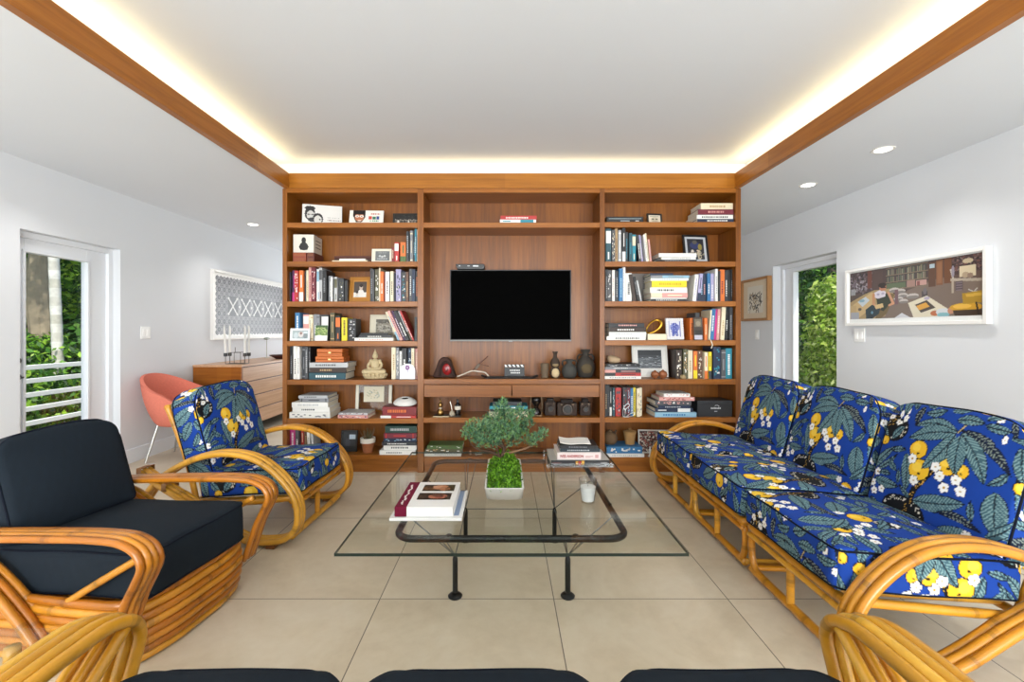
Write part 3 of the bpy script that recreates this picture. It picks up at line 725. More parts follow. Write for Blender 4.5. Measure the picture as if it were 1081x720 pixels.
framed('framed_picture', 'cream framed grey print beside the red books, second shelf of the left bay', 'picture frame', .187, .124, (S.X(757), 3.985, S.z), .013, '#e5dfcf', '#e5dfcf', .125, .085, c, 8, 0)
S.up([(843, 862, 410, 'dark red', 'cream'), (866, 900, 372, 'red', 'white', 1), (905, 950, 368, 'orange', 'green', 3), (955, 974, 285, 'charcoal', 'light grey'), (979, 1002, 275, 'grey', 'cream', 2),
      (1004, 1020, 272, 'charcoal', 'light blue'), (1022, 1034, 268, 'teal', 'white'), (1035, 1043, 272, 'white', 'blue')])

S = Shelf('left', 2, 298, 275)
S.up([(48, 66, 90, 'black', 'purple'), (67, 92, 75, 'purple', 'magenta', 3), (94, 122, 78, 'red', 'white', 4), (125, 158, 75, 'orange', 'white', 3), (160, 172, 80, 'charcoal'), (173, 190, 72, 'cream', 'tan'), (192, 211, 52, 'pink', 'maroon'), (213, 247, 52, 'maroon', 'pink', 4),
      (250, 277, 62, 'white', 'light blue', 1), (279, 304, 55, 'light grey', 'dark grey', 1), (306, 339, 75, 'black', 'grey'), (343, 374, 115, 'grey', 'white'), (377, 390, 130, 'white', 'grey'), (392, 400, 140, 'black'), (401, 424, 128, 'light grey', 'olive', 1), (428, 468, 135, 'charcoal', 'olive', 4), (471, 496, 150, 'black')])
framed('framed_picture', 'gold framed snapshot of a child in the middle of the third left shelf', 'picture frame', .195, .222, (S.X(578), 3.985, S.z), .03, '#a86f24', '#b98440', .115, .14, photo(30, 36, '#4a3f38', [(.55, .35, .26, '#b9a698', '#d9d6d0'), (.25, .75, .2, '#c9bdb0', '#c9c7c2')]), 9, rad(-5))
S.up([(667, 690, 58, 'charcoal', 'grey'), (692, 704, 70, 'dark grey'), (706, 739, 65, 'olive', 'white', 4), (741, 752, 55, 'cream'), (754, 781, 85, 'orange', 'white', 0), (783, 790, 95, 'dark red'), (791, 822, 85, 'white', 'purple', 0), (824, 832, 95, 'black'), (833, 858, 84, 'cream', 'dark grey', 0),
      (860, 866, 95, 'charcoal'), (867, 908, 64, 'lavender', 'navy', 4), (912, 949, 85, 'charcoal', 'teal', 4), (951, 972, 90, 'brown', 'tan'), (974, 995, 62, 'dark grey', 'white'), (997, 1024, 66, 'navy', 'light blue'), (1026, 1042, 80, 'black', 'orange')])

S = Shelf('left', 3, 298, 325)
S.up([(102, 138, 38, 'blue', 'white', 0), (146, 192, 50, 'pink', 'white', 1), (193, 212, 52, 'cream', 'grey'), (213, 232, 55, 'cream', 'tan', 2), (236, 258, 50, 'grey', 'white'), (260, 284, 52, 'grey', 'dark grey', 2), (286, 344, 52, 'charcoal', 'white', 1),
      (362, 395, 38, 'olive', 'tan', 2), (402, 440, 62, 'black', 'orange', 1), (450, 494, 75, 'yellow', 'black', 0), (500, 562, 84, 'black', 'grey', 4)])
c = Canvas(30, 36, '#7a8f52'); c.rect(0, 0, 30, 10, '#3d5a32'); c.rect(0, 24, 30, 36, '#e6e4de'); c.ell(10, 25, 6, 3, '#e9e9e7'); c.ell(21, 27, 6, 3, '#dcdcd8'); c.speckle(0, 6, 30, 22, ['#93a860', '#5f7a40', '#b0bf7e'], 40, 2.5)
framed('photo_card', 'green and white landscape card leaning on the books, fourth shelf of the left bay', 'card', .106, .135, (S.X(304), 3.918, S.z), 0, None, '#e6e4de', .105, .134, c, 8, 0, dep=.002)
c = Canvas(34, 22, '#9aa5a6'); c.ell(18, 10, 6, 8, '#cbc4c0'); c.ell(18, 7, 3, 4, '#8e6f66'); c.ell(28, 14, 5, 7, '#7d8688'); c.ell(7, 13, 5, 8, '#b9c2c4'); c.rect(24, 3, 33, 8, '#c7d3d8')
framed('framed_picture', 'small white framed photograph in front of the blue book, fourth left shelf', 'picture frame', .166, .106, (S.X(146), 3.905, S.z), .014, '#ecebe7', '#dfe2e2', .128, .07, c, 8, rad(4))
c = Canvas(40, 34, '#8b8577'); c.rect(0, 0, 40, 10, '#5b564d'); c.ell(20, 22, 17, 9, '#a9a395'); c.ell(18, 20, 10, 5, '#6d675b'); c.speckle(0, 4, 40, 34, ['#77715f', '#b1ab9d', '#4e493f'], 60, 2.2)
framed('framed_picture', 'cream matted framed landscape leaning behind the tilted books, fourth left shelf', 'picture frame', .26, .235, (S.X(768, 4.1), 4.15, S.z), .012, '#d8cfb8', '#e0d8c4', .15, .125, c, 8, 0, base_z=.012)
z = S.stack([(560, 858, 24, 'white', 'pink', 0, .19), (590, 848, 20, 'charcoal', 'white', 0, .18), (604, 820, 17, 'black', None, 0, .17)], 'pile under cream picture')
lx = 880
for k, (xb, col, acc) in enumerate(((905, 'cream', 'light blue'), (931, 'pink', 'purple'), (950, 'purple', 'white'), (979, 'black', 'white'), (1003, 'light grey', 'olive'), (1018, 'red', 'white'))):
    S.up([(xb - (xb - lx) * .9, xb, 20 + 6 * (k == 0), col, acc, 3 if k in (0, 4) else 0, -24)]); lx = xb
S.up([(1020, 1042, 70, 'black', 'dark green')])

S = Shelf('left', 4, 298, 325)
S.up([(47, 76, 298, 'black', 'grey', 0), (80, 107, 296, 'white', 'dark grey', 0), (112, 134, 300, 'white', 'grey', 0), (137, 161, 300, 'charcoal', 'grey', 2), (166, 190, 300, 'dark grey', 'light grey', 0), (193, 208, 305, 'black', 'grey')])
S.d = D0 + .02
z = S.stack([(212, 492, 53, 'dark teal', 'white', 0, .235), (211, 495, 40, 'dark brown', 'tan', 0, .24), (215, 510, 38, 'light grey', 'dark grey', 0, .23)], 'orange box pile')
S.d = D0 + .035
for k, (xa, xb, h) in enumerate(((250, 468, 44), (262, 458, 60))):
    T = h / S.sc * .0082; w = S.X(xb) - S.X(xa)
    t = thing('orange_box', ('wide flat orange leather box under the smaller orange box', 'smaller orange leather box topmost on the left bay pile')[k], 'box', (S.X(xa), 3.95, z), group='orange boxes on the pile')
    MB('#b8601f').b2((0, 0, 0), (w, .16, T * .5)).build('body', 'card', t, bevel=.003); MB('#c2682a').b2((-.001, -.001, T * .53), (w + .001, .161, T)).build('lid', 'card', t, bevel=.004)
    MB('#e3c98a').b2((w / 2 - .011, -.004, T * .5 - .006), (w / 2 + .011, -.0005, T * .5 + .006)).build('clasp', 'metal', t); z += T
# seated figure
t = thing('seated_statue', 'pale weathered stone statue of a seated meditating figure', 'statue', (S.X(700), 4.0, S.z))
m = MB('#b9a67f')
m.lathe([(.085, 0), (.1, .008), (.1, .02), (.088, .03), (.096, .042), (.08, .052)], n=26, M=Matrix.Diagonal((1, .7, 1, 1)))
for k in range(16): a = 2 * PI * k / 16; m.ball((.092 * math.cos(a), .066 * math.sin(a), .034), (.018, .014, .018), 8)
m.build('lotus_base', 'stone', t)
m = MB('#c4b18a')
m.ball((0, -.005, .066), (.05, .04, .03), 14)
for s in (-1, 1):
    m.tube(spline([(s * .03, .0, .07), (s * .075, -.02, .068), (s * .085, -.045, .064), (s * .04, -.058, .062), (-s * .02, -.056, .066)], .01), .02, 10)
    m.tube(spline([(s * .034, .0, .155), (s * .056, -.005, .125), (s * .05, -.03, .095), (s * .012, -.048, .088)], .01), [.015] * 0 or .0125, 8)
    m.ball((s * .012, -.05, .088), (.016, .01, .008), 8); m.ball((s * .036, 0, .155), (.017, .016, .016), 8); m.ball((s * .021, -.003, .196), (.004, .007, .014), 8)
m.lathe([(.042, .07), (.036, .1), (.042, .135), (.04, .155), (.022, .168), (.0125, .172), (.0125, .182)], n=16, M=Matrix.Diagonal((1, .72, 1, 1)))
m.ball((0, -.003, .198), (.021, .022, .025), 14); m.ball((0, -.024, .196), (.004, .006, .005), 8)
m.ball((0, .002, .21), (.0215, .022, .018), 12); m.lathe([(.013, .222), (.014, .23), (.008, .24), (.004, .252), (.0005, .262)], n=10); m.build('figure', 'stone', t)
S.up([(837, 870, 306, 'cream', 'tan', 0), (873, 895, 308, 'grey', 'white', 4), (898, 918, 335, 'white', 'grey'), (921, 958, 312, 'black', 'white', 0), (961, 992, 312, 'navy', 'light blue', 4), (996, 1019, 312, 'cream', 'tan', 0), (1022, 1042, 314, 'pink', 'cream')])
t = thing('arched_plaque', 'white arched plaque with a purple flower at the right end of the fifth left shelf', 'plaque', (S.X(968), 3.908, S.z + .003), rot=(rad(-7), 0, 0))
pts = [(-.068, 0), (.068, 0), (.068, .075)] + [(.068 * math.cos(a), .075 + .06 * math.sin(a)) for a in [PI * k / 14 for k in range(1, 14)]] + [(-.068, .075)]
m = MB('#e2e1e4'); m.prism(pts, 0, .014); m.build('plaque', 'ceramic', t, bevel=.004)
m = MB('#7c4a86')
for k in range(6): a = k * 1.05; m.ball((.012 * math.cos(a), -.001, .1 + .014 * math.sin(a)), (.009, .002, .009), 8, col=('#7c4a86', '#94659c')[k % 2])
m.tube([(0, -.001, .09), (.006, -.001, .07), (.002, -.001, .055)], .002, 6, '#6b5a80'); m.build('flower', 'ceramic', t)

S = Shelf('left', 5, 298, 400)
S.d = D0 + .02
S.stack([(60, 372, 46, 'white', 'grey', 4, .26), (78, 366, 36, 'white', 'charcoal', 0, .25), (78, 356, 40, 'white', 'light grey', 0, .25), (134, 358, 30, 'grey', 'dark grey', 2, .24), (130, 352, 22, 'light grey', 'black', 0, .235)], 'tall white pile')
z = S.stack([(432, 668, 24, 'pink', 'purple', 4, .2, -3), (434, 660, 16, 'light grey', 'maroon', 4, .2, -3)], 'magazine pile')
t = thing('framed_print', 'glass float frame with cream posts holding a small botanical print', 'picture frame', (S.X(645), 4.135, S.z + .004), rot=(rad(-6), 0, 0))
MB('#e3dcc9').b2((-.165, 0, 0), (-.137, .02, .270)).build('post', 'painted', t, bevel=.002); MB('#e3dcc9').b2((.137, 0, 0), (.165, .02, .270)).build('post', 'painted', t, bevel=.002)
MB('#ffffff').b2((-.137, .008, .02), (.137, .011, .268)).build('glass_sheet', 'clear_glass', t, smooth=0)
c = Canvas(40, 30, '#d9cfb4')
for k in range(40): a = rnd.uniform(0, 6.3); r = rnd.uniform(4, 11); c.ell(20 + r * 1.3 * math.cos(a), 15 + r * .8 * math.sin(a), 1.5, 1.0, rnd.choice(['#b7b394', '#a7a98a', '#c4b48f', '#a3a59a']))
painted_grid('picture', c, .185, .14, t, (0, .006, .17))
S.stack([(760, 1034, 20, 'red', 'white', 3, .2), (772, 1034, 66, 'dark red', 'orange', 0, .2)], 'red pair')
t = thing('ceramic_shell', 'white rounded ceramic dish with a dark oval opening on the red books', 'ornament', (S.X(935), 3.99, S.z + .112), rot=(rad(20), 0, 0))
m = MB('#d9d6d0'); m.lathe([(.0005, 0), (.088, 0), (.105, .01), (.1, .022), (.075, .044), (.05, .055), (.036, .056), (.03, .05), (.0005, .046)], n=28, M=Matrix.Diagonal((1, .62, 1, 1))); m.build('body', 'ceramic', t)
MB('#1d1b1a').lathe([(.0005, .0475), (.029, .0515)], n=20, M=Matrix.Diagonal((1, .62, 1, 1))).build('opening', 'ceramic', t)

S = Shelf('left', 6, 298, 400)
S.up([(46, 97, 390, 'magenta', 'white', 0), (101, 128, 392, 'dark grey', 'white', 0), (132, 154, 394, 'red', 'cream', 3), (160, 184, 396, 'brown', 'tan', 0), (200, 222, 402, 'white', 'grey', 0, -4), (226, 246, 404, 'light grey', 'white', 0, -4)])
c = Canvas(24, 30, '#2a2c30'); c.rect(12, 4, 24, 12, '#b9c8d4'); c.ell(9, 18, 5, 8, '#3a3c44'); c.rect(0, 24, 24, 30, '#1b1b1d')
framed('framed_picture', 'dark framed picture half hidden behind the patterned armchair', 'picture frame', .145, .185, (S.X(490), 4.0, S.z), .016, '#1c1a18', '#24262a', .11, .15, c, 8, 0)
def potted(name, lab, loc, r, h):
    t = thing(name, lab, 'plant', loc)
    MB('#a5643c').lathe([(.0005, 0), (r * .66, 0), (r * .86, h * .7), (r * .8, h * .7)], n=22, cols=None).build('pot', 'clay', t)
    MB('#ddd6c9').lathe([(r * .86, h * .66), (r, h * .68), (r * 1.02, h), (r * .9, h), (r * .86, h * .85), (.0005, h * .83)], n=22).build('rim', 'clay', t)
    return t
t = potted('potted_succulent', 'terracotta pot with white rim holding a dry spiky succulent', (S.X(643), 4.0, S.z), .064, .128)
m = MB('#6b5a3e')
for k in range(26):
    a = k * 2.4; r = rnd.uniform(.005, .05); h = rnd.uniform(.05, .1); dx, dy = math.cos(a), math.sin(a)
    pts = spline([(dx * r * .4, dy * r * .4, .1), (dx * r, dy * r, .1 + h * .5), (dx * r * 1.5 + .008 * math.sin(k), dy * r * 1.5, .12 + h)], .02)
    m.tube(pts, [.0055 - .0045 * i / (len(pts) - 1) for i in range(len(pts))], 6, rnd.choice(['#6b5a3e', '#5a5a3c', '#7c5f45', '#54492f']))
m.build('stems', 'clay', t)
S.d = D0 + .02
S.stack([(752, 1030, 34, 'white', 'grey', 0, .22), (780, 1036, 38, 'white', 'charcoal', 0, .21), (772, 1036, 26, 'charcoal', 'white', 0, .21), (782, 1036, 30, 'navy', 'light blue', 4, .2), (786, 1036, 38, 'maroon', 'red', 2, .2), (792, 1036, 54, 'dark green', 'light grey', 0, .2)], 'dark topped pile')

# ------------------------------------------------ right bay
S = Shelf('right', 0, 634, 205)
t = thing('disc_player', 'slim black disc player lying at the left of the top right shelf', 'player', (S.X(185), 4.0, S.z))
m = MB('#1d1e20'); m.b2((-.158, -.08, .004), (.158, .09, .05)); m.build('body', 'plastic', t, bevel=.003)
m = MB('#a9b7bd'); m.b2((-.14, -.0806, .03), (.14, -.08, .034)); m.b2((-.04, -.0806, .01), (.04, -.08, .016)); m.b2((.09, -.0806, .01), (.12, -.08, .016), '#d9d9d9'); m.build('front_strip', 'plastic', t)
for sx in (-.13, .13): MB('#101010').cyl((sx, -.06, 0), (sx, -.06, .005), .012).build('rubber_foot', 'plastic', t)
c = Canvas(26, 24, '#d9cfbd'); c.ell(13, 13, 9, 8, '#c3b8a2'); c.ell(9, 11, 2.5, 2, '#5a5a4a'); c.ell(17, 11, 2.5, 2, '#5a5a4a'); c.rect(9, 16, 18, 17, '#7a6a58'); c.rect(3, 3, 23, 5, '#8c8f7c')
framed('framed_picture', 'small black framed sketch in the middle of the top right shelf', 'picture frame', .138, .105, (S.X(446), 4.02, S.z), .014, '#1b1817', '#d9cfbd', .105, .076, c, 8, rad(6))
S.stack([(742, 1022, 28, 'navy', 'white', 0, .24), (742, 1022, 34, 'white', 'black', 0, .24), (747, 1020, 40, 'maroon', 'pink', 0, .23), (772, 1020, 50, 'cream', 'tan', 0, .22)], 'cream topped pile')
S = Shelf('right', 1, 634, 205)
S.up([(40, 82, 266, 'dark teal', 'white', 1), (85, 112, 276, 'dark grey', 'cream', 4), (116, 137, 262, 'tan', 'brown'), (140, 163, 275, 'light grey', 'white', 2), (165, 190, 263, 'black', 'white', 3), (194, 216, 290, 'charcoal', 'teal'), (218, 243, 300, 'dark teal', 'teal', 0), (245, 272, 312, 'teal', 'cream', 1)])
for xb, w, yt, col, acc in ((316, 22, 312, 'charcoal', 'white'), (337, 21, 309, 'lavender', 'white'), (362, 13, 312, 'white', 'grey'), (379, 15, 300, 'cream', 'grey'), (400, 15, 345, 'pink', 'grey')):
    S.up([(xb - w, xb, yt, col, acc, 0, -6)])
S.stack([(420, 738, 16, 'black', 'grey', 0, .2), (470, 735, 20, 'white', 'grey', 0, .19), (446, 736, 30, 'white', None, 0, .2)], 'low white pile')
c = Canvas(40, 52, '#23262f'); c.ell(18, 16, 12, 9, '#2b3560'); c.ell(18, 8, 6, 5, '#57534a'); c.ell(30, 20, 5, 8, '#8a7d3c'); c.ell(11, 34, 4, 7, '#c6beae'); c.ell(27, 40, 6, 12, '#b0a58c'); c.ell(15, 42, 8, 8, '#1c2340'); c.ell(24, 30, 3, 3, '#cbb49c'); c.speckle(0, 30, 40, 52, ['#14151a', '#343a4e', '#9a8f78'], 30, 2.4)
framed('framed_picture', 'black framed crowd photograph with silver mat, second shelf of the right bay', 'picture frame', .235, .262, (S.X(780) - .0, 4.02, S.z), .018, '#121213', '#b9bcc0', .155, .19, c, 10, rad(7))
S = Shelf('right', 2, 634, 278)
S.up([(40, 58, 46, 'black', 'grey'), (61, 91, 48, 'dark grey', 'white', 4), (95, 117, 49, 'white', 'pink', 0), (120, 139, 56, 'charcoal', 'light grey', 0), (141, 172, 41, 'blue', 'light blue', 0), (174, 194, 28, 'white', 'light grey'), (198, 248, 73, 'white', 'charcoal', 0)])
S.up([(252, 280, 82, 'dark brown', None, 0, -9), (286, 309, 100, 'black', 'grey', 0, -11), (309, 322, 130, 'light grey', 'white', 0, -11)])
S.stack([(385, 660, 18, 'charcoal', 'white', 0, .22), (385, 664, 11, 'white', None, 0, .21), (386, 668, 36, 'pink', 'cream', 3, .22), (382, 668, 44, 'white', 'charcoal', 0, .21), (391, 660, 50, 'yellow', '#c9a911', 0, .21), (386, 680, 20, 'white', 'light blue', 0, .2), (386, 680, 20, 'light blue', 'grey', 3, .2), (382, 560, 18, 'navy', None, 0, .2)], 'yellow banded pile')
t = thing('grey_board', 'flat grey board standing at the back behind the yellow banded pile', 'board', (S.X(425), 4.2, S.z), rot=(rad(-3), 0, 0)); MB('#8a8580').b2((-.165, 0, 0), (.165, .006, .275)).build('board', 'paper', t)
S.up([(705, 735, 85, 'white', 'lavender', 0, 6), (738, 764, 80, 'lavender', 'navy', 3, 6), (775, 799, 76, 'navy', 'light blue', 0), (802, 829, 72, 'navy', 'pink', 0), (833, 860, 74, 'blue', 'white', 0), (863, 887, 74, 'lavender', 'white', 0), (889, 910, 42, 'white', 'grey', 0), (913, 923, 60, 'charcoal'), (926, 964, 46, 'orange', 'maroon', 0), (967, 989, 50, 'charcoal', 'white', 0), (992, 1012, 48, 'black', 'dark green'), (1014, 1036, 46, 'black', 'grey')])
S = Shelf('right', 3, 634, 315)
z = S.stack([(45, 345, 30, 'white', 'charcoal', 0, .22), (65, 352, 33, 'white', 'light grey', 0, .21), (62, 345, 34, 'dark brown', 'white', 0, .22), (62, 338, 34, 'black', 'pink', 0, .22)], 'two tone pile')
S.stack([(362, 506, 48, 'cream', None, 0, .2)], 'beneath the gold ring')
t = thing('gold_ring', 'twisted gold loop sculpture standing on a cream book', 'sculpture', (S.X(425), 3.99, S.z + .0535))
pts = [(.075 * math.cos(a) * math.cos(rad(38)) - .042 * math.sin(a) * math.sin(rad(38)), .012 * math.sin(2 * a), .064 + .075 * math.cos(a) * math.sin(rad(38)) + .042 * math.sin(a) * math.cos(rad(38))) for a in [2 * PI * k / 40 for k in range(40)]]
m = MB('#d9a93f'); m.tube(pts, [.009 + .004 * math.sin(2 * PI * k / 40 + 2) for k in range(40)], 10, closed=True); m.build('loop', 'metal', t, smooth=180)
c = Canvas(30, 42, '#d7d5da'); c.ell(15, 16, 9, 12, '#4a55a0'); c.ell(7, 16, 4, 8, '#6b74b4'); c.ell(23, 16, 4, 8, '#6b74b4'); c.rect(8, 24, 13, 40, '#4a55a0'); c.rect(18, 24, 23, 40, '#4a55a0'); c.ell(15, 27, 3, 10, '#5a64aa'); c.speckle(5, 5, 25, 38, ['#8d95c9', '#38428a', '#c2c6de'], 40, 1.6); c.rect(0, 0, 2, 42, '#5560a8'); c.rect(28, 0, 30, 42, '#5560a8')
t = framed('framed_picture', 'ornate white frame around a blue elephant print beside the gold ring', 'picture frame', .158, .19, (S.X(592), 3.975, S.z), .026, '#d9d6d6', '#d9d6d6', .106, .14, c, 8, rad(5))
m = MB('#e4e2e2')
for k in range(34):
    u = k / 34 * 2 * (.158 + .19); x, zz = (u, 0) if u < .158 else (.158, u - .158) if u < .348 else (.158 - (u - .348), .19) if u < .506 else (0, .19 - (u - .506)); m.ball((x - .079 + (.008 if x < .01 else -.008 if x > .15 else 0), -.001, zz + (.008 if zz < .01 else -.008 if zz > .18 else 0)), (.009, .005, .009), 8)
m.build('carved_border', 'painted', t)
c = Canvas(24, 52, '#3a2c22'); c.rect(3, 4, 21, 22, '#6a5f4c'); c.ell(12, 14, 6, 6, '#8a7d66'); c.rect(3, 30, 21, 40, '#1f1a16'); c.rect(2, 41, 22, 51, '#b9b5c2')
framed('photo_card', 'dark brown card with a pasted picture leaning before the orange book', 'card', .082, .198, (S.X(752), 3.925, S.z), 0, None, '#3a2c22', .08, .196, c, 5, 0, dep=.004)
S.up([(700, 732, 150, 'orange', 'brown', 0), (735, 772, 110, 'charcoal', 'grey'), (776, 799, 148, 'orange', 'maroon', 0), (801, 824, 152, 'orange', 'cream', 0), (829, 841, 90, 'cream', None, 0, 4), (845, 880, 80, 'blue', 'white', 0, 4), (883, 902, 82, 'magenta', None, 0, 3), (904, 926, 82, 'pink', 'white', 0, 3), (929, 962, 66, 'cream', 'tan', 0, 3), (968, 991, 66, 'black', 'white', 0, 2), (995, 1022, 70, 'charcoal', 'grey', 0)])
t = thing('ribbon_bookmark', 'cream ribbon bookmark curling over the edge of the fourth right shelf', 'bookmark', (S.X(835), 3.897, S.z))
m = MB('#e3dcc8'); q = spline([(0, .03, .004), (-.004, 0, .003), (.004, -.006, -.02), (.01, -.006, -.045), (.0, -.006, -.07)], .006); m.tube(q, .0035, 6); m.build('ribbon', 'card', t)
S = Shelf('right', 4, 634, 315)
z = S.stack([(25, 310, 22, 'white', 'grey', 0, .22), (30, 312, 26, 'red', 'black', 3, .22), (30, 308, 24, 'charcoal', 'pink', 3, .21), (35, 290, 20, 'grey', 'white', 0, .21), (45, 300, 24, 'black', 'grey', 4, .21)], 'red and black pile')
def rock(name, lab, cat, loc, r, col, seed, cat_mat='stone', sub=16):
    q = random.Random(seed); m = MB(col); m.ball((0, 0, r[2]), r, 18); ph = [q.uniform(0, 6) for _ in range(6)]
    for v in m.v:
        k = 1 + .10 * math.sin(v.x / r[0] * 2 + ph[0]) + .08 * math.sin(v.y / r[1] * 3 + ph[1]) + .06 * math.sin(v.z / r[2] * 3 + ph[2]); v.x *= k; v.y *= k
        v.z = max(v.z * (1 - .22 * v.x / r[0]), 0)
    return tag(m.build(name, cat_mat, None, loc=loc, smooth=180), lab, cat)
rock('tan_stone', 'smooth tan stone resting on the red and black pile', 'stone', (S.X(112), 3.99, z), (.062, .045, .034), '#b59a7a', 3)
c = Canvas(56, 42, '#3a3d40'); c.rect(0, 0, 56, 12, '#2c2f33'); c.rect(0, 18, 56, 42, '#565b60')
for k in range(120): y = rnd.uniform(14, 41); x = rnd.uniform(0, 56); c.rect(x, y, x + rnd.uniform(3, 9), y + 1, rnd.choice(['#6d7276', '#45494e', '#83888c', '#2f3337', '#9ba0a3']))
framed('framed_picture', 'large white framed black and white seascape, fifth shelf of the right bay', 'picture frame', .325, .285, (S.X(425), 4.06, S.z), .018, '#dedbd2', '#e4e2dc', .218, .165, c, 8, rad(4), base_z=.018)
for k, (x, r) in enumerate(((425, .036), (487, .038))):
    m = MB('#8e5637'); m.lathe([(.012, 0), (r * .8, r * .4), (r, r * .95), (r * .8, r * 1.55), (r * .3, r * 1.85), (.009, r * 1.9), (.008, r * 2.05), (.0005, r * 2.06)], n=20)
    tag(m.build('copper_bulb', 'ceramic', None, loc=(S.X(x), 3.955, S.z)), ('round copper coloured pot before the seascape, the left one of the pair', 'round copper coloured pot before the seascape, the right one of the pair')[k], 'pot', 'copper pots before the seascape')
m = MB('#9b8560'); m.lathe([(.02, 0), (.027, .012), (.02, .03), (.012, .036), (.0005, .037)], n=16); tag(m.build('brass_lump', 'stone', None, loc=(S.X(636), 3.94, S.z)), 'small lumpy tan ornament before the mottled books, fifth right shelf', 'ornament')
S.up([(587, 632, 398, 'dark brown', 'cream', 4), (636, 674, 392, 'olive', 'tan', 4), (680, 719, 402, 'cream', 'tan'), (723, 754, 408, 'orange', 'yellow', 3), (759, 797, 404, 'brown', 'cream', 4), (801, 827, 416, 'cream', 'orange', 3), (831, 854, 413, 'yellow', 'charcoal', 3), (864, 924, 376, 'navy', 'teal', 4), (929, 964, 396, 'dark grey', 'grey', 2), (970, 1020, 386, 'teal', 'white', 0)])
S = Shelf('right', 5, 634, 398)
S.up([(36, 54, 62, 'black', 'tan'), (56, 75, 64, 'black', 'dark grey'), (78, 95, 84, 'black', 'white', 3), (98, 116, 86, 'dark teal', 'white', 4), (120, 165, 86, 'red', 'dark teal', 4), (169, 205, 82, 'charcoal', 'dark red', 4), (207, 229, 84, 'maroon', 'light blue', 4), (232, 254, 86, 'blue', 'white', 0), (257, 276, 86, 'yellow', 'olive'), (280, 304, 88, 'cream', 'tan', 4), (306, 328, 86, 'cream', 'grey', 4)])
t = thing('wire_bookend', 'curled silver wire sculpture in front of the red spined books', 'sculpture', (S.X(208), 3.915, S.z))
m = MB('#d7d9da'); m.tube(spline([(-.045, 0, .003), (-.045, .0, .06), (-.025, 0, .1), (-.0, 0, .118), (.012, 0, .1), (-.002, 0, .085), (-.02, 0, .07), (-.028, 0, .02), (-.028, .03, .003)], .01), .003, 7); m.tube(spline([(-.05, 0, .004), (0, -.006, .004), (.05, .0, .02), (.056, 0, .04), (.02, 0, .03), (-.01, .01, .005)], .01), .003, 7); m.build('wire', 'metal', t, smooth=180)
S.d = D0 + .02
S.stack([(415, 735, 38, 'light blue', 'blue', 0, .25), (420, 712, 30, 'navy', 'white', 1, .25), (440, 690, 22, 'navy', 'light grey', 0, .24), (420, 700, 36, 'dark grey', 'pink', 4, .24), (450, 720, 28, 'pink', 'dark red', 4, .23), (488, 690, 26, 'white', 'pink', 4, .22)], 'magazine pile')
t = thing('black_box', 'black cardboard box with small white print at the right end of the sixth shelf', 'box', (S.X(752), 3.93, S.z))
w = .30; MB('#222326').b2((0, 0, 0), (w, .2, .112)).build('body', 'card', t, bevel=.002); MB('#27282b').b2((-.002, -.002, .112), (w + .002, .202, .14)).build('lid', 'card', t, bevel=.002)
m = MB('#c9cacb')
x = .115
for k in range(7): m.b2((x, -.0008, .068), (x + .009, 0, .068 + (.013, .011, .014)[k % 3])); x += .0125
m.tube([(.165 + .02 * math.cos(a), -.0006, .088 + .012 * math.sin(a)) for a in [PI * k / 10 for k in range(0, 9)]], .0025, 6); m.b2((.145, -.0008, .045), (.17, 0, .05)); m.build('lettering', 'card', t)
S = Shelf('right', 6, 634, 398)
S.d = D0 + .02
z = S.stack([(45, 335, 26, 'white', 'light grey', 0, .22), (46, 322, 52, 'blue', 'white', 4, .21)], 'pair under pots')
t = thing('clay_jar', 'round brown speckled jar with a short spout on the blue book', 'jar', (S.X(95), 4.02, z))
m = MB('#6a5136'); m.lathe([(.0005, 0), (.04, 0), (.058, .02), (.064, .05), (.056, .085), (.034, .106), (.02, .11), (.018, .122), (.0005, .124)], n=22); m.build('body', 'clay', t)
m = MB('#4d3a28'); m.tube([(.03, -.03, .1), (.04, -.035, .118), (.042, -.036, .13)], [.012, .009, .008], 8); m.build('spout', 'clay', t)
t = thing('terracotta_jar', 'tan terracotta jar with a knobbed lid on the blue book', 'jar', (S.X(250), 4.02, z))
MB('#a8814f').lathe([(.0005, 0), (.04, 0), (.052, .09), (.055, .1), (.0005, .1)], n=22).build('body', 'clay', t)
MB('#a07a49').lathe([(.058, .1), (.06, .112), (.03, .122), (.012, .126), (.014, .138), (.0005, .142)], n=22).build('lid', 'clay', t)
c = Canvas(60, 50, '#4a2c28'); c.speckle(0, 0, 60, 50, ['#7a3a33', '#c9bfae', '#2b2322', '#9a5a50', '#8a8378', '#d8d0c2', '#5a2a26'], 420, 2.6)
framed('framed_picture', 'thin white framed red and black figured print, bottom shelf of the right bay', 'picture frame', .275, .205, (S.X(445), 4.02, S.z), .01, '#d9d5cb', '#d9d5cb', .25, .18, c, 6, rad(-3))
t = thing('small_figurine', 'tiny white standing figurine before the red figured print', 'figurine', (S.X(384), 3.93, S.z))
m = MB('#d5d3cf'); m.lathe([(.016, 0), (.014, .008), (.007, .02), (.01, .045), (.012, .06), (.005, .07), (.008, .082), (.0005, .092)], n=12); m.build('figure', 'ceramic', t)

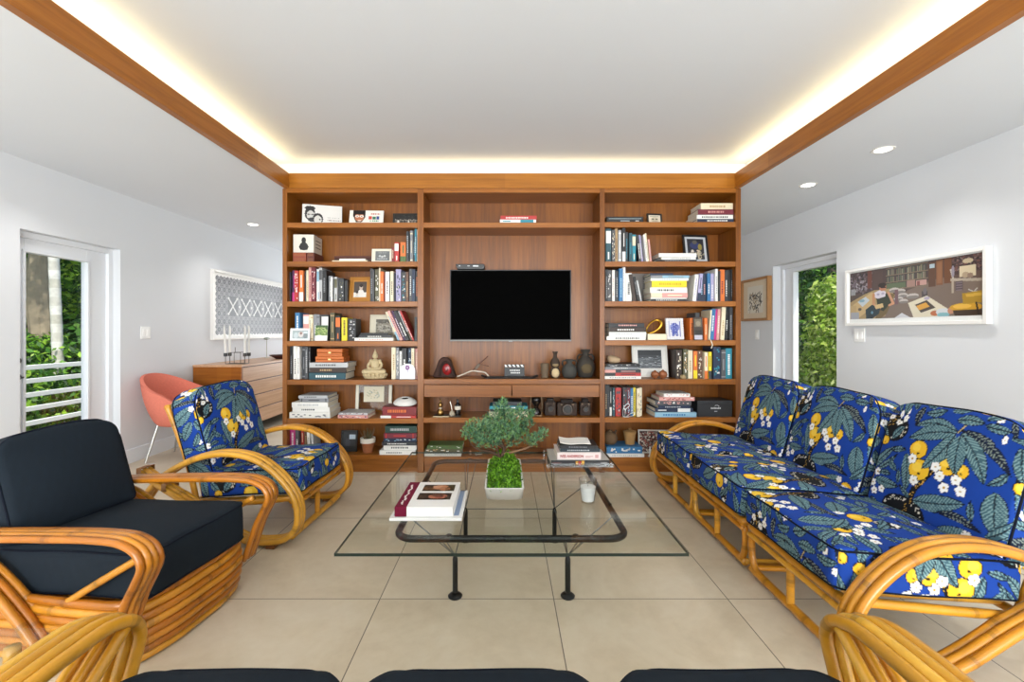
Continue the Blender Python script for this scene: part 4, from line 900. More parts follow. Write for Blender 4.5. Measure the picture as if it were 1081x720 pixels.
# ------------------------------------------------ centre bay
S = Shelf('centre', 0, 440, 180, 4.5)
S.stack([(395, 566, 17, 'white', 'teal', 1, .2), (398, 570, 20, 'red', 'white', 0, .2)], 'pair above television')
t = thing('television', 'wide flat black television mounted inside the bookcase', 'television', (X(539, 4.17), 4.17, Z(359.8, 4.17)))
w, h = .556, Z(284.8, 4.17) - Z(359.8, 4.17)
MB('#0a0a0b').b2((-w, 0, 0), (w, .035, h)).build('casing', 'plastic', t, bevel=.003); MB('#020202').b2((-w + .008, -.0015, .012), (w - .008, 0, h - .008)).build('screen', 'screen', t)
MB('#6f6a66').b2((-w, -.003, -.004), (w, .03, .009)).build('bottom_trim', 'plastic', t, bevel=.001); MB('#8a8580').b2((-.018, -.004, -.008), (.018, .01, .001)).build('emblem', 'plastic', t); MB('#151515').b2((-.2, .035, h * .3), (.2, .0535, h * .7)).build('wall_bracket', 'plastic', t)
t = thing('media_box', 'small black camera bar clipped on top of the television', 'device', (X(496, 4.17), 4.18, Z(284.8, 4.17)))
m = MB('#121213'); m.prism([(-.128, .05), (.132, .05), (.138, .012), (.12, .002), (-.11, .002), (-.122, .02)], -.03, .03); m.build('body', 'plastic', t, bevel=.003)
m = MB('#cfd3d6'); m.b2((-.1, -.0312, .03), (-.085, -.03, .036)); m.b2((.03, -.0312, .026), (.08, -.03, .038)); m.b2((-.02, -.0312, .03), (.0, -.03, .035)); m.build('front_marks', 'plastic', t)
S = Shelf('centre', 1, 445, 370, 5.54)
zc = S.z
t = thing('mask_sculpture', 'dark brown hooded carving with a red hollow at the left of the desk shelf', 'sculpture', (S.X(128), 4.03, zc))
m = MB('#3c2117'); out = [(-.105, 0), (.1, 0), (.092, .03), (.066, .1), (.05, .155), (.02, .178), (-.03, .178), (-.055, .15), (-.075, .09), (-.1, .03)]
m.prism(out, -.02, .07); m.build('body', 'clay', t, bevel=.014, segs=3)
m = MB('#8e1c20'); m.ball((.022, -.018, .075), (.042, .016, .052), 16); m.build('hollow', 'ceramic', t)
m = MB('#2c1811'); m.tube(spline([(-.04, -.024, .02), (-.035, -.026, .09), (.0, -.026, .14), (.045, -.024, .12), (.075, -.024, .05), (.085, -.024, .012)], .015), .009, 8); m.tube([(.01, -.035, .05), (.03, -.037, .08)], .004, 6, '#5a1214'); m.build('rim', 'clay', t, smooth=180)
t = thing('driftwood_bird', 'white driftwood branch with a dark twig rising like a bird', 'sculpture', (S.X(300), 4.0, zc))
m = MB('#d8cdbc'); m.tube(spline([(-.145, .02, .008), (-.08, .0, .035), (-.01, 0, .062), (.05, 0, .056), (.1, .0, .048), (.128, .02, .02), (.14, .02, .004)], .012), [.004] * 2 + [.006] * 9 + [.005] * 60 if 0 else .006, 8); m.build('branch', 'bark', t, smooth=180)
m = MB('#5a3526'); m.tube(spline([(-.005, 0, .064), (.03, 0, .1), (.055, 0, .128), (.09, .0, .155), (.128, .01, .19)], .012), .0045, 7); m.ball((.035, -.002, .1), (.034, .01, .014), 10, '#75685c', rot=(0, rad(-50), 0)); m.tube([(.055, 0, .125), (.1, .01, .108), (.135, .02, .1)], .0025, 6); m.build('twig', 'bark', t, smooth=180)
t = thing('black_tray', 'long shallow black wooden tray under the film slate', 'tray', (X(538, 4.0), 4.0, zc))
m = MB('#17120f'); sec = [(-.245, .02), (-.25, .024), (-.215, .012), (-.19, .006), (.19, .006), (.215, .012), (.25, .024), (.245, .02), (.2, 0), (-.2, 0)]
m.prism(sec, -.07, .07); m.build('dish', 'clay', t, bevel=.002)
MB('#17120f').b2((-.2, -.075, .0), (.2, -.069, .022)).build('front_rim', 'clay', t, bevel=.002)
t = thing('clapperboard', 'small black film slate with white stripes standing in the black tray', 'clapperboard', (X(543, 4.0), 3.985, zc + .0065), rot=(rad(-6), 0, 0))
MB('#1d2022').b2((-.088, 0, 0), (.088, .008, .088)).build('slate', 'card', t, bevel=.001)
m = MB('#1d2022'); m.b2((-.088, -.001, .09), (.088, .009, .112)); m.build('clap_stick', 'card', t)
m = MB('#ececea')
for k in range(5): x = -.08 + k * .036; m.prism([(x, .091), (x + .018, .091), (x + .006, .111), (x - .012 if k else x - .006, .111)], -.0018, -.001)
m.build('stripes', 'card', t)
m = MB('#d9dad8')
for yy, a, b in ((.056, -.04, .05), (.034, -.032, .042)):
    x = a
    while x < b: wv = rnd.uniform(.006, .012); m.b2((x, -.0008, yy), (x + wv, 0, yy + .011)); x += wv + .004
m.build('lettering', 'card', t)
def vase(name, lab, px, y, prof, col, mat='clay', extra=None, n=24):
    t = thing(name, lab, 'vase', (X(px, y), y, zc), group='vessels at the right of the desk shelf')
    MB(col).lathe(prof, n=n).build('body', mat, t, smooth=60); return t
t = vase('ribbed_cup', 'small ribbed grey brown cup, leftmost vessel on the desk shelf', 575, 4.03, [(.0005, 0), (.03, 0), (.034, .008), (.028, .025), (.035, .04), (.03, .055), (.036, .07), (.031, .085), (.037, .1), (.038, .125), (.032, .125), (.03, .1), (.0005, .09)], '#6d5c48')
t = vase('tall_bottle', 'tall dark bottle with a pale oval belly on the desk shelf', 586, 4.0, [(.0005, 0), (.03, 0), (.043, .02), (.048, .05), (.04, .078), (.03, .092), (.04, .112), (.044, .135), (.032, .162), (.018, .18), (.016, .205), (.022, .222), (.024, .232), (.0005, .234)], '#3a2c22')
m = MB('#c9b48c'); m.ball((0, -.033, .046), (.034, .017, .042), 14); m.build('pale_medallion', 'clay', t); m = MB('#8f7a58'); m.ball((0, -.03, .118), (.028, .014, .02), 12); m.build('upper_medallion', 'clay', t)
t = vase('round_jar', 'squat round charcoal jar between the tall bottle and the big flask', 601, 4.01, [(.0005, 0), (.044, 0), (.06, .018), (.068, .055), (.06, .092), (.042, .115), (.026, .124), (.024, .14), (.032, .152), (.033, .162), (.0005, .164)], '#3d3c38')
m = MB('#35342f')
for s in (-1, 1): m.tube(spline([(s * .03, 0, .15), (s * .05, 0, .155), (s * .062, 0, .13), (s * .055, 0, .105)], .01), .007, 7)
m.build('lug_handle', 'clay', t, smooth=180)
t = vase('big_flask', 'largest dark mottled flask at the right end of the desk shelf', 618, 4.05, [(.0005, 0), (.052, 0), (.068, .02), (.082, .075), (.08, .115), (.062, .155), (.036, .182), (.028, .192), (.028, .215), (.04, .236), (.042, .248), (.0005, .25)], '#35302a')
m = MB('#57492f'); m.ball((0, -.063, .085), (.05, .022, .05), 14); m.build('medallion', 'clay', t); m = MB('#2b2722')
for s in (-1, 1): m.tube(spline([(s * .03, 0, .2), (s * .058, 0, .2), (s * .072, 0, .17), (s * .066, 0, .145)], .01), .008, 7)
m.build('lug_handle', 'clay', t, smooth=180)
S = Shelf('centre', 2, 445, 370, 5.54); zs = S.z
t = thing('metal_tray', 'thin dark tray carrying small bottles under the left drawer', 'tray', (S.X(148), 3.98, zs)); MB('#3a3634').b2((-.12, -.05, 0), (.12, .07, .006)).build('plate', 'blackmetal', t, bevel=.002)
MB('#b9a98a').b2((-.12, -.052, .001), (.02, -.05, .007)).build('edge_strip', 'metal', t)
t = thing('brass_bottle', 'brass gourd shaped bottle, first on the thin dark tray', 'bottle', (S.X(107), 3.97, zs + .006))
MB('#b08a52').lathe([(.0005, 0), (.022, 0), (.03, .012), (.031, .03), (.022, .05), (.012, .06), (.012, .068), (.0185, .08), (.02, .095), (.013, .11), (.006, .116), (.005, .14), (.008, .146), (.0005, .152)], n=18).build('body', 'metal', t, smooth=60); MB('#d9cdb8').lathe([(.013, .058), (.015, .064), (.013, .07)], n=14).build('collar', 'painted', t)
t = thing('perfume_bottle', 'small pale bottle with a long stem, middle of the thin dark tray', 'bottle', (S.X(176), 3.96, zs + .006))
MB('#b9ab96').lathe([(.0005, 0), (.02, 0), (.027, .015), (.02, .032), (.008, .042), (.006, .05), (.0005, .052)], n=16).build('body', 'ceramic', t); m = MB('#c9bfae'); m.tube([(0, 0, .05), (-.008, .004, .09), (-.018, .008, .122)], .003, 7); m.build('stem', 'metal', t)
t = thing('dark_bottle', 'dark glass bottle with a cream label on the thin tray', 'bottle', (S.X(208), 3.985, zs + .006))
MB('#16110f').lathe([(.0005, 0), (.026, 0), (.027, .01), (.027, .085), (.016, .104), (.011, .112), (.011, .138), (.0005, .14)], n=18).build('body', 'ceramic', t); MB('#e0d9c9').lathe([(.0276, .05), (.0278, .055), (.0278, .08), (.0276, .082)], n=18).build('label', 'paper', t)
S.d = D0 + .03; S.x0, S.sc = 440, 4.235
S.stack([(322, 500, 24, 'cream', 'tan', 0, .2), (328, 498, 12, 'black', None, 0, .2), (325, 496, 14, 'teal', 'white', 0, .2), (340, 470, 18, 'charcoal', None, 0, .2)], 'pile behind bonsai')
t = thing('wire_stand', 'dark glass hourglass in a thin metal frame right of the hidden pile', 'ornament', (X(566, 4.0), 4.0, zs))
m = MB('#8a765c')
for s in (-1, 1): m.tube(spline([(s * .042, 0, 0), (s * .052, 0, .07), (s * .046, 0, .165)], .02), .0035, 7)
m.b2((-.05, -.012, .0), (.05, .012, .006)); m.build('frame', 'metal', t); MB('#1a1412').lathe([(.0005, .006), (.04, .008), (.042, .03), (.03, .055), (.016, .072), (.026, .095), (.04, .12), (.04, .15), (.034, .16), (.0005, .161)], n=18).build('vessel', 'ceramic', t)
for k, (x0_, x1_, hh, lab) in enumerate(((575, 586.5, .15, 'narrow dark vintage camera standing on end beside the hourglass'), (588, 608.5, .14, 'wide dark vintage camera in the middle of the dim camera row'), (612, 623, .145, 'narrow dark vintage camera at the right end of the dim row'))):
    w = X(x1_, 4.02) - X(x0_, 4.02)
    t = thing('vintage_camera', lab, 'camera', ((X(x0_, 4.02) + X(x1_, 4.02)) / 2, 4.02, zs), group='vintage cameras on the dim shelf')
    MB('#3c2e26').b2((-w / 2, -.03, 0), (w / 2, .05, hh * .8)).build('body', 'clay', t, bevel=.006); MB('#2a201b').b2((-w * .3, -.02, hh * .8), (w * .3, .03, hh)).build('viewfinder', 'clay', t, bevel=.004)
    m = MB('#4a3d34'); m.cyl((0, -.03, hh * .42), (0, -.06, hh * .42), w * .3, w * .26, 18); m.cyl((0, -.06, hh * .42), (0, -.064, hh * .42), w * .2, w * .18, 18, '#0f0d0c'); m.build('lens', 'blackmetal', t)
    m = MB('#6a5a4a'); m.cyl((-w * .3, -.031, hh * .7), (-w * .3, -.036, hh * .7), .006); m.cyl((w * .3, -.031, hh * .7), (w * .3, -.036, hh * .7), .006); m.build('dial', 'metal', t)
S = Shelf('centre', 3, 445, 370, 5.54)
S.stack([(18, 232, 22, 'white', 'light grey', 0, .19), (20, 238, 20, 'olive', 'tan', 4, .19), (34, 240, 20, 'green', 'olive', 4, .18)], 'green pile')
t = thing('shell', 'small pale shell beside the green pile on the bottom centre shelf', 'shell', (S.X(283), 3.97, S.z)); m = MB('#b98f74'); m.lathe([(.012, 0), (.019, .012), (.016, .026), (.008, .036), (.0005, .042)], n=14); m.build('body', 'ceramic', t)
for k, x in enumerate((318, 332, 344)): rock('pebble', ('white pebble nearest the shell on the bottom centre shelf', 'white pebble in the middle of the row of three', 'white pebble farthest from the shell, end of the row')[k], 'pebble', (S.X(x), 3.96 + .01 * k, S.z), (.012, .01, .006), '#cfc8bd', 20 + k)
# ================================================================= rattan furniture
HONEY = ['#cf9026', '#c78720', '#d59b32', '#c07e1c']; AMBER = ['#bd781c', '#b36d17', '#c58425', '#aa6413']
def pole(m, pts, r=.015, tone=None, step=.016, closed=False, n=9):
    q = spline(pts, step, closed); tone = tone or HONEY; base = np.array(lin(rnd.choice(tone))) * rnd.uniform(.9, 1.08)
    R = []; C = []; nxt = rnd.uniform(.05, .2); acc = 0
    node = 99
    for i, p in enumerate(q):
        if i: acc += (q[i] - q[i - 1]).length
        if acc > nxt: node = 0; nxt = acc + rnd.uniform(.26, .48)
        k = {0: 1.03, 1: 1.06, 2: 1.02}.get(node, 1.0); f = {0: .88, 1: .62, 2: .86}.get(node, 1.0 + .07 * math.sin(acc * 23))
        node += 1; R.append(r * k); C.append(tuple(np.clip(base * f, 0, 1)))
    b = len(m.v); nf = len(m.f)
    m.tube(q, R, n, closed=closed, cols=['white'] * len(q))
    k = len(q) if closed else len(q) - 1
    for i in range(k):
        for j in range(n): m.c[nf + i * n + j] = C[i]
    for j in range(nf + k * n, len(m.c)): m.c[j] = C[-1]
    return m

# printed cotton: banana leaves, yellow fruit and white blossom on blue; one repeat is .64 m
TP, TM = 512, .66
def fabric_tile():
    c = Canvas(TP, TP, '#143d92', wrap=True); k = TP / 640.
    def P(x, y): return (x - 150) * k, (y - 60) * k
    def leaf(x0, y0, x1, y1, w, b=0, **kw): a = P(x0, y0); e = P(x1, y1); c.leaf(a[0], a[1], e[0], e[1], w * k, b * k, **kw)
    def blob(x, y, rx, ry, col='#0c0f14', ang=0): p = P(x, y); c.ell(p[0], p[1], rx * k, ry * k, col, ang)
    def dots(x, y, rx, ry, n, col='#d9d2c0', r=3.2):
        for _ in range(n): a = rnd.uniform(0, 6.28); q = rnd.uniform(.75, 1.0); blob(x + rx * q * math.cos(a), y + ry * q * math.sin(a), r, r, col)
    def fruit(x, y, r):
        blob(x, y, r + 3, r * .92 + 3); blob(x, y, r, r * .92, '#eab92c'); blob(x - r * .25, y - r * .2, r * .5, r * .45, '#f3cc4a'); blob(x + r * .1, y + r * .35, r * .16, r * .12, '#2a2210')
    def flower(x, y, r=17):
        for i in range(5): a = i * 1.2566 + x; blob(x + r * .62 * math.cos(a), y + r * .62 * math.sin(a), r * .52, r * .52, '#0c0f14')
        for i in range(5): a = i * 1.2566 + x; blob(x + r * .62 * math.cos(a), y + r * .62 * math.sin(a), r * .44, r * .44, '#efeeea')
        blob(x, y, r * .3, r * .3, '#efeeea'); blob(x, y, r * .2, r * .2, '#b58a2c')
    def stem(x0, y0, x1, y1, w=17):
        a = P(x0, y0); e = P(x1, y1); c.line(a[0], a[1], e[0], e[1], w * k, '#0c0f14'); L = math.hypot(x1 - x0, y1 - y0)
        for i in range(int(L / 5)): t = rnd.random(); u = rnd.uniform(-.36, .36) * w; blob(x0 + (x1 - x0) * t - (y1 - y0) / L * u, y0 + (y1 - y0) * t + (x1 - x0) / L * u, 2.6, 2.6, '#c79b3e')
    D2 = dict(base='#16223a', vein='#7f8a80')
    # lower left cluster
    blob(365, 530, 105, 62); dots(365, 530, 98, 55, 60)
    blob(222, 195, 78, 62); dots(222, 195, 70, 54, 34)
    leaf(150, 410, 105, 250, 20, 6); leaf(160, 405, 262, 275, 22, -8); leaf(190, 400, 285, 305, 15, 6); leaf(190, 445, 330, 440, 24, 4); leaf(180, 460, 90, 470, 20)
    fruit(148, 432, 30); blob(140, 445, 20, 12); leaf(95, 440, 170, 475, 15, 5)
    for x, y in ((198, 410), (185, 466), (203, 500), (242, 480), (160, 480)): flower(x, y)
    # hanging fruit top left
    leaf(150, 190, 200, 245, 20, 4); leaf(225, 245, 280, 175, 20, -4); stem(205, 120, 195, 190, 30); fruit(190, 258, 22)
    for x, y in ((180, 140), (228, 112), (262, 108), (265, 140), (234, 162)): flower(x, y, 16)
    # main stem and fan
    stem(470, 330, 400, 440, 20); stem(405, 430, 360, 590, 28)
    leaf(410, 472, 615, 412, 36, 8); leaf(330, 290, 365, 450, 30, -8); leaf(395, 470, 330, 430, 12)
    fruit(380, 262, 40); fruit(408, 342, 46); fruit(520, 290, 44); fruit(572, 300, 30)
    leaf(515, 160, 320, 165, 24, 22); leaf(510, 165, 315, 225, 34, 14); leaf(525, 150, 730, 260, 24, -26, **D2); leaf(530, 160, 660, 320, 34, -16)
    leaf(512, 170, 418, 335, 34, -10); leaf(530, 170, 555, 320, 38, 4)
    a = P(517, 160); e = P(545, 105); c.line(a[0], a[1], e[0], e[1], 9 * k, '#0c0f14'); c.line(a[0], a[1], e[0], e[1], 5 * k, '#b9a878')
    for x, y in ((365, 305), (500, 342), (565, 338), (527, 380), (590, 372), (396, 390), (475, 312)): flower(x, y, 20)
    # right and lower right
    leaf(700, 330, 735, 490, 44, 6); leaf(520, 480, 690, 490, 16, -14, **D2); leaf(495, 590, 655, 505, 38, 4); leaf(700, 500, 780, 400, 20, 10)
    fruit(690, 560, 40); leaf(640, 590, 690, 660, 24, 5); flower(640, 520); flower(755, 540); flower(770, 505, 15)
    leaf(560, 660, 450, 620, 24, 6); leaf(260, 640, 330, 560, 26, -8); leaf(240, 660, 200, 560, 22, 6); fruit(300, 655, 26); flower(430, 665); flower(400, 690, 15)
    leaf(600, 110, 700, 95, 18, 8); leaf(440, 80, 350, 105, 18, -8); flower(690, 130, 15); flower(640, 75, 15); leaf(740, 150, 770, 280, 26, 6); fruit(765, 290, 22); blob(745, 620, 34, 44); dots(745, 620, 30, 40, 26); leaf(745, 600, 700, 640, 16); leaf(745, 620, 790, 560, 18); flower(745, 650, 15)
    bg = c.c('#143d92'); q = random.Random(5)            # fill the bare ground with more leaves and sprigs
    for n_ in range(1500):
        x, y, an, L = q.uniform(0, TP), q.uniform(0, TP), q.uniform(0, 6.28), q.uniform(62, 104) * (1 if n_ < 900 else .75)
        pts = [(int(x + math.cos(an) * L * t - math.sin(an) * s) % TP, int(y + math.sin(an) * L * t + math.cos(an) * s) % TP) for t in (-.04, .2, .4, .6, .8, 1.04) for s in (-L * .19, 0, L * .19)]
        if sum(np.abs(c.a[v, u] - bg).sum() < .01 for u, v in pts) >= 15: c.leaf(x, y, x + math.cos(an) * L, y + math.sin(an) * L, L * q.uniform(.17, .24), L * q.uniform(-.1, .1), **(D2 if q.random() < .2 else {}))
    return npl(c.a)
TILE = fabric_tile(); NAVY = np.array(lin('#141e27'))
def dye(u, v, kind):
    if kind == 'navy':
        return NAVY * np.ones((u.size, 1)) * (1 + .10 * np.sin(u * 900)[:, None] * np.sin(v * 60)[:, None])
    return TILE[np.mod((-v / TM * TP), TP).astype(int), np.mod((u / TM * TP), TP).astype(int)]
def cushion(name, h, kind, parent, loc, rot, r=.03, big=(), crown=(.02, .02), arch=0, off=(0, 0), res=None, face='x', seam_mat='cloth'):
    """box cushion with half sizes h. big = rounded outline corners in the plane of the main face: (axes, radius, which corners)"""
    hx, hy, hz = h; res = res or (.0045 if kind != 'navy' else .016)
    A = [np.linspace(-q, q, max(6, int(2 * q / res))) for q in h]; n = [len(a) for a in A]
    def deform(p):
        p = p.copy()
        for (i, j), R, corners in big:
            for si, sj in corners:
                a = np.clip(p[:, i] * si - (h[i] - R), 0, None); b = np.clip(p[:, j] * sj - (h[j] - R), 0, None)
                mk = (a > 0) & (b > 0); f = np.ones(len(p)); f[mk] = np.maximum(a[mk], b[mk]) / np.hypot(a[mk], b[mk])
                p[:, i] = np.where(mk, si * (h[i] - R + a * f), p[:, i]); p[:, j] = np.where(mk, sj * (h[j] - R + b * f), p[:, j])
        q = p / np.array(h); s = np.sign(p)
        e = np.clip(np.abs(p) - (np.array(h) - r), 0, r); m = e.max(1); L = np.linalg.norm(e, axis=1); f = np.where(L > 1e-9, m / np.maximum(L, 1e-9), 1)
        k = (e > 0).sum(1) > 1
        p = np.where((e > 0) & k[:, None], s * (np.array(h) - r + e * f[:, None]), p)
        if face == 'x': bulge = (1 - q[:, 1] ** 2) * (1 - q[:, 2] ** 2); p[:, 0] += crown[0] * q[:, 0] * bulge
        else: bulge = (1 - q[:, 0] ** 2) * (1 - q[:, 1] ** 2); p[:, 2] += crown[0] * q[:, 2] * bulge
        if face == 'x': p[:, 2] += arch * (1 - q[:, 1] ** 2) * np.clip((q[:, 2] + 1) / 2, 0, 1) ** 2
        side = (1 - q[:, 2] ** 2) if face == 'z' else (1 - q[:, 0] ** 2)
        ax = (0, 1) if face == 'z' else (1, 2)
        for a in ax: p[:, a] += crown[1] * np.sign(q[:, a]) * np.clip(np.abs(q[:, a]) - .8, 0, 1) * 5 * side * .4
        p[:, 2] += .003 * np.sin(p[:, 1] * 17 + loc[1] * 9) * np.sin(p[:, 0] * 13 + 1.3)
        return p
    K, Fq, Cq, V = [], [], [], []; cnt = 0
    for ax in range(3):
        i, j = [a for a in range(3) if a != ax]
        if ax == 1: i, j = 2, 0
        for sgn in (0, 1):
            gi, gj = np.meshgrid(np.arange(n[i]), np.arange(n[j]), indexing='ij')
            idx = np.zeros((gi.size, 3), int); idx[:, i] = gi.ravel(); idx[:, j] = gj.ravel(); idx[:, ax] = (n[ax] - 1) * sgn
            pos = np.stack([A[a][idx[:, a]] for a in range(3)], 1)
            if ax == 0: u, v = pos[:, 1], pos[:, 2]
            elif ax == 2: u, v = pos[:, 1], pos[:, 0] * .9
            else: u, v = pos[:, 0], pos[:, 2]
            if ax == 0 and face == 'z': v = v + .5
            col = dye(u + off[0] + .13 * ax, v + off[1] + (.31 if ax == 1 else 0), kind)
            g = np.arange(gi.size).reshape(n[i], n[j])
            q = np.stack([g[:-1, :-1].ravel(), g[1:, :-1].ravel(), g[1:, 1:].ravel(), g[:-1, 1:].ravel()], 1)
            if not sgn: q = q[:, ::-1]
            K.append((idx[:, 0] * n[1] + idx[:, 1]) * n[2] + idx[:, 2]); V.append(pos); Fq.append(q + cnt); Cq.append(col[q.ravel()].reshape(-1, 3)); cnt += len(pos)
    K = np.concatenate(K); V = np.concatenate(V); uq, first, inv = np.unique(K, return_index=True, return_inverse=True)
    F = inv[np.concatenate(Fq)]; P = deform(V[first])
    o = raw(name, P, F, np.concatenate(Cq), 'fabric', parent, smooth=180, per='corner', loc=loc, rot=rot)
    pm = MB('#0e1420')
    per = []                                             # piping along the two seams
    i, j, ax = (1, 2, 0) if face == 'x' else (0, 1, 2)
    N = 34
    for t in np.linspace(-1, 1, N, endpoint=False): per.append((t, -1))
    for t in np.linspace(-1, 1, N, endpoint=False): per.append((1, t))
    for t in np.linspace(1, -1, N, endpoint=False): per.append((t, 1))
    for t in np.linspace(1, -1, N, endpoint=False): per.append((-1, t))
    for sgn in (-1, 1):
        pp = np.zeros((len(per), 3)); pp[:, i] = [a * h[i] for a, b in per]; pp[:, j] = [b * h[j] for a, b in per]; pp[:, ax] = sgn * (h[ax] - r * .35)
        d = deform(pp); pm.tube([Vector(x) for x in d], .0042, 6, closed=True)
    pm.build('piping', 'cloth', o, smooth=180)
    return o

# ---- round pretzel armed family: patterned armchair and sofa
ARM = [(-.55, .03), (-.505, .13), (-.445, .256), (-.37, .36), (-.26, .45), (-.1, .522), (.05, .545), (.21, .515), (.34, .425), (.435, .30), (.462, .19), (.445, .10), (.385, .042), (.29, .022), (.17, .028), (.05, .085), (-.133, .215), (-.355, .355), (-.46, .43)]
def pretzel_seat(root, n, sw, arms, kind, offs, az=1, ax=1, bo=0, gap=.01, hs=.255):
    W = n * sw; y0, y1 = -W / 2, W / 2
    for s in arms:
        m = MB()
        for k in range(3):
            yy = s * (W / 2 + .022 + .031 * k); dz = -.004 * (k != 1)
            pole(m, [(x * (ax if x > 0 else 1), yy, z * az + dz + .0155) for x, z in ARM], .0165)
        a = m.build('arm', 'rattan', root, smooth=180)
        for cx, cz in ((-.447, .43), (-.30, .338)):
            b = MB('#8a5a24')
            for q in range(4): b.tube([(cx - .012 + q * .007, s * (W / 2 + .004), cz * az - .002), (cx - .012 + q * .007, s * (W / 2 + .006), cz * az + .034), (cx - .012 + q * .007, s * (W / 2 + .101), cz * az + .034), (cx - .012 + q * .007, s * (W / 2 + .103), cz * az - .002)], .0037, 5, closed=True)
            b.build('cane_binding', 'rattan', a, smooth=180)
        MB('#7a4a1c').b2((.285, s * (W / 2 + .053) - .045, 0), (.335, s * (W / 2 + .053) + .045, .02)).build('foot', 'card', root, bevel=.005)
        MB('#7a4a1c').b2((-.55, s * (W / 2 + .05) - .045, 0), (-.51, s * (W / 2 + .05) + .05, .022)).build('foot', 'card', root, bevel=.005)
    ya, yb = (y0 - .02 if -1 in arms else y0 + .012), (y1 + .02 if 1 in arms else y1 - .012)
    m = MB(); fx = .395
    pole(m, [(fx, ya, .245), (fx, yb, .245)], .019); pole(m, [(fx + .012, ya, .212), (fx + .012, yb, .212)], .0125); m.build('front_rail', 'rattan', root, smooth=180)
    m = MB(); pole(m, [(fx, ya, .04), (fx, yb, .04)], .0185); m.build('base_rail', 'rattan', root, smooth=180)
    m = MB(); pole(m, [(-.25, ya, .19), (-.25, yb, .19)], .017); m.build('rear_rail', 'rattan', root, smooth=180)
    for yy in (y0 + .012, y1 - .012):
        m = MB(); pole(m, [(-.27, yy, .185), (.07, yy, .215), (.4, yy, .248)], .017); m.build('side_rail', 'rattan', root, smooth=180)
    m = MB()
    for q in range(n * 4): yy = y0 + (q + .5) * W / (n * 4); pole(m, [(-.25, yy, .2), (.39, yy, .243)], .009, n=7)
    m.build('seat_slats', 'rattan', root, smooth=180)
    for q in range(n):
        yc = y0 + (q + .5) * sw
        m = MB(); pole(m, [(fx, yc, .045), (fx, yc, .24)], .0165); m.build('front_post', 'rattan', root, smooth=180)
    for q in range(n + 1):                               # bent end posts; double where two bays meet
        yb_ = y0 + q * sw
        for s in ((1,) if q == 0 else (-1,) if q == n else (-1, 1)):
            if (q == 0 and -1 in arms) or (q == n and 1 in arms): continue
            m = MB(); o_ = .017 * s
            pole(m, [(fx, yb_ + s * .1, .24), (fx, yb_ + s * .04, .232), (fx, yb_ + o_, .19), (fx, yb_ + o_, .13), (fx, yb_ + o_ + s * .008, .09), (fx, yb_ + s * .05, .052), (fx, yb_ + s * .12, .042)], .0165); m.build('bent_post', 'rattan', root, smooth=180)
            m = MB(); pole(m, [(-.25, yb_ + o_, .19), (-.3, yb_ + o_, .1), (-.36, yb_ + o_, .015)], .0165); m.build('rear_leg', 'rattan', root, smooth=180)
            m = MB(); pole(m, [(fx, yb_ + o_, .045), (.1, yb_ + o_, .035), (-.34, yb_ + o_, .03)], .0145); m.build('runner', 'rattan', root, smooth=180)
    for q in range(n + 1):
        yy = y0 + .03 + q * (W - .06) / n
        m = MB(); pole(m, [(-.255 + bo * .6, yy, .2), (-.35 + bo, yy, .45), (-.46 + bo, yy, .74), (-.475 + bo, yy, .77)], .0165, AMBER if 0 else None); m.build('back_post', 'rattan', root, smooth=180)
    m = MB(); pole(m, [(-.47 + bo, y0 + .02, .765), (-.47 + bo, y1 - .02, .765)], .016); pole(m, [(-.36 + bo, y0 + .02, .47), (-.36 + bo, y1 - .02, .47)], .013)
    for q in range(n * 3): yy = y0 + (q + .5) * W / (n * 3); pole(m, [(-.27 + bo * .6, yy, .22), (-.36 + bo, yy, .46), (-.468 + bo, yy, .76)], .009, n=7)
    m.build('back_frame', 'rattan', root, smooth=180)
    for q in range(n):
        yc = y0 + (q + .5) * sw; hw = sw / 2 - gap / 2
        cushion('seat_cushion', (.335 - bo * .4, hw, .078), kind, root, (.095 + bo * .4, yc, .335), (0, rad(-3.5), 0), .022, [((0, 1), .045, ((1, 1), (1, -1)))], (.02, .006), off=(offs[0][0] + .21 * q, offs[0][1] + .17 * q), face='z')
        cushion('back_cushion', (.08, hw - .004, hs), kind, root, (-.315 + bo, yc, .605), (0, rad(-16), 0), .025, [((1, 2), .13, ((1, 1), (-1, 1))), ((1, 2), .03, ((1, -1), (-1, -1)))], (.025, .006), arch=.02, off=offs[1], face='x')
t = thing('rattan_armchair', 'rattan armchair with round looped arms and blue leafy patterned cushions', 'armchair', (-1.60, 2.945, 0), rad(-3), group='rattan lounge furniture')
pretzel_seat(t, 1, .60, (-1, 1), 'print', ((.1, .2), (.33, -.27)), .94, 1, .085)
t = thing('rattan_sofa', 'long two seat section of the blue leafy patterned rattan sofa, nearest the bookcase', 'sofa', (1.62, 2.945, 0), PI, group='rattan lounge furniture')
pretzel_seat(t, 2, .645, (-1,), 'print', ((.25, .1), (.325, -.26)), .865, .94)
t = thing('rattan_sofa', 'single seat end section of the blue leafy patterned rattan sofa, nearest the camera', 'sofa', (1.62, 1.95, 0), PI, group='rattan lounge furniture')
pretzel_seat(t, 1, .645, (1,), 'print', ((.25, .1), (.325, -.26)), .865, .94)

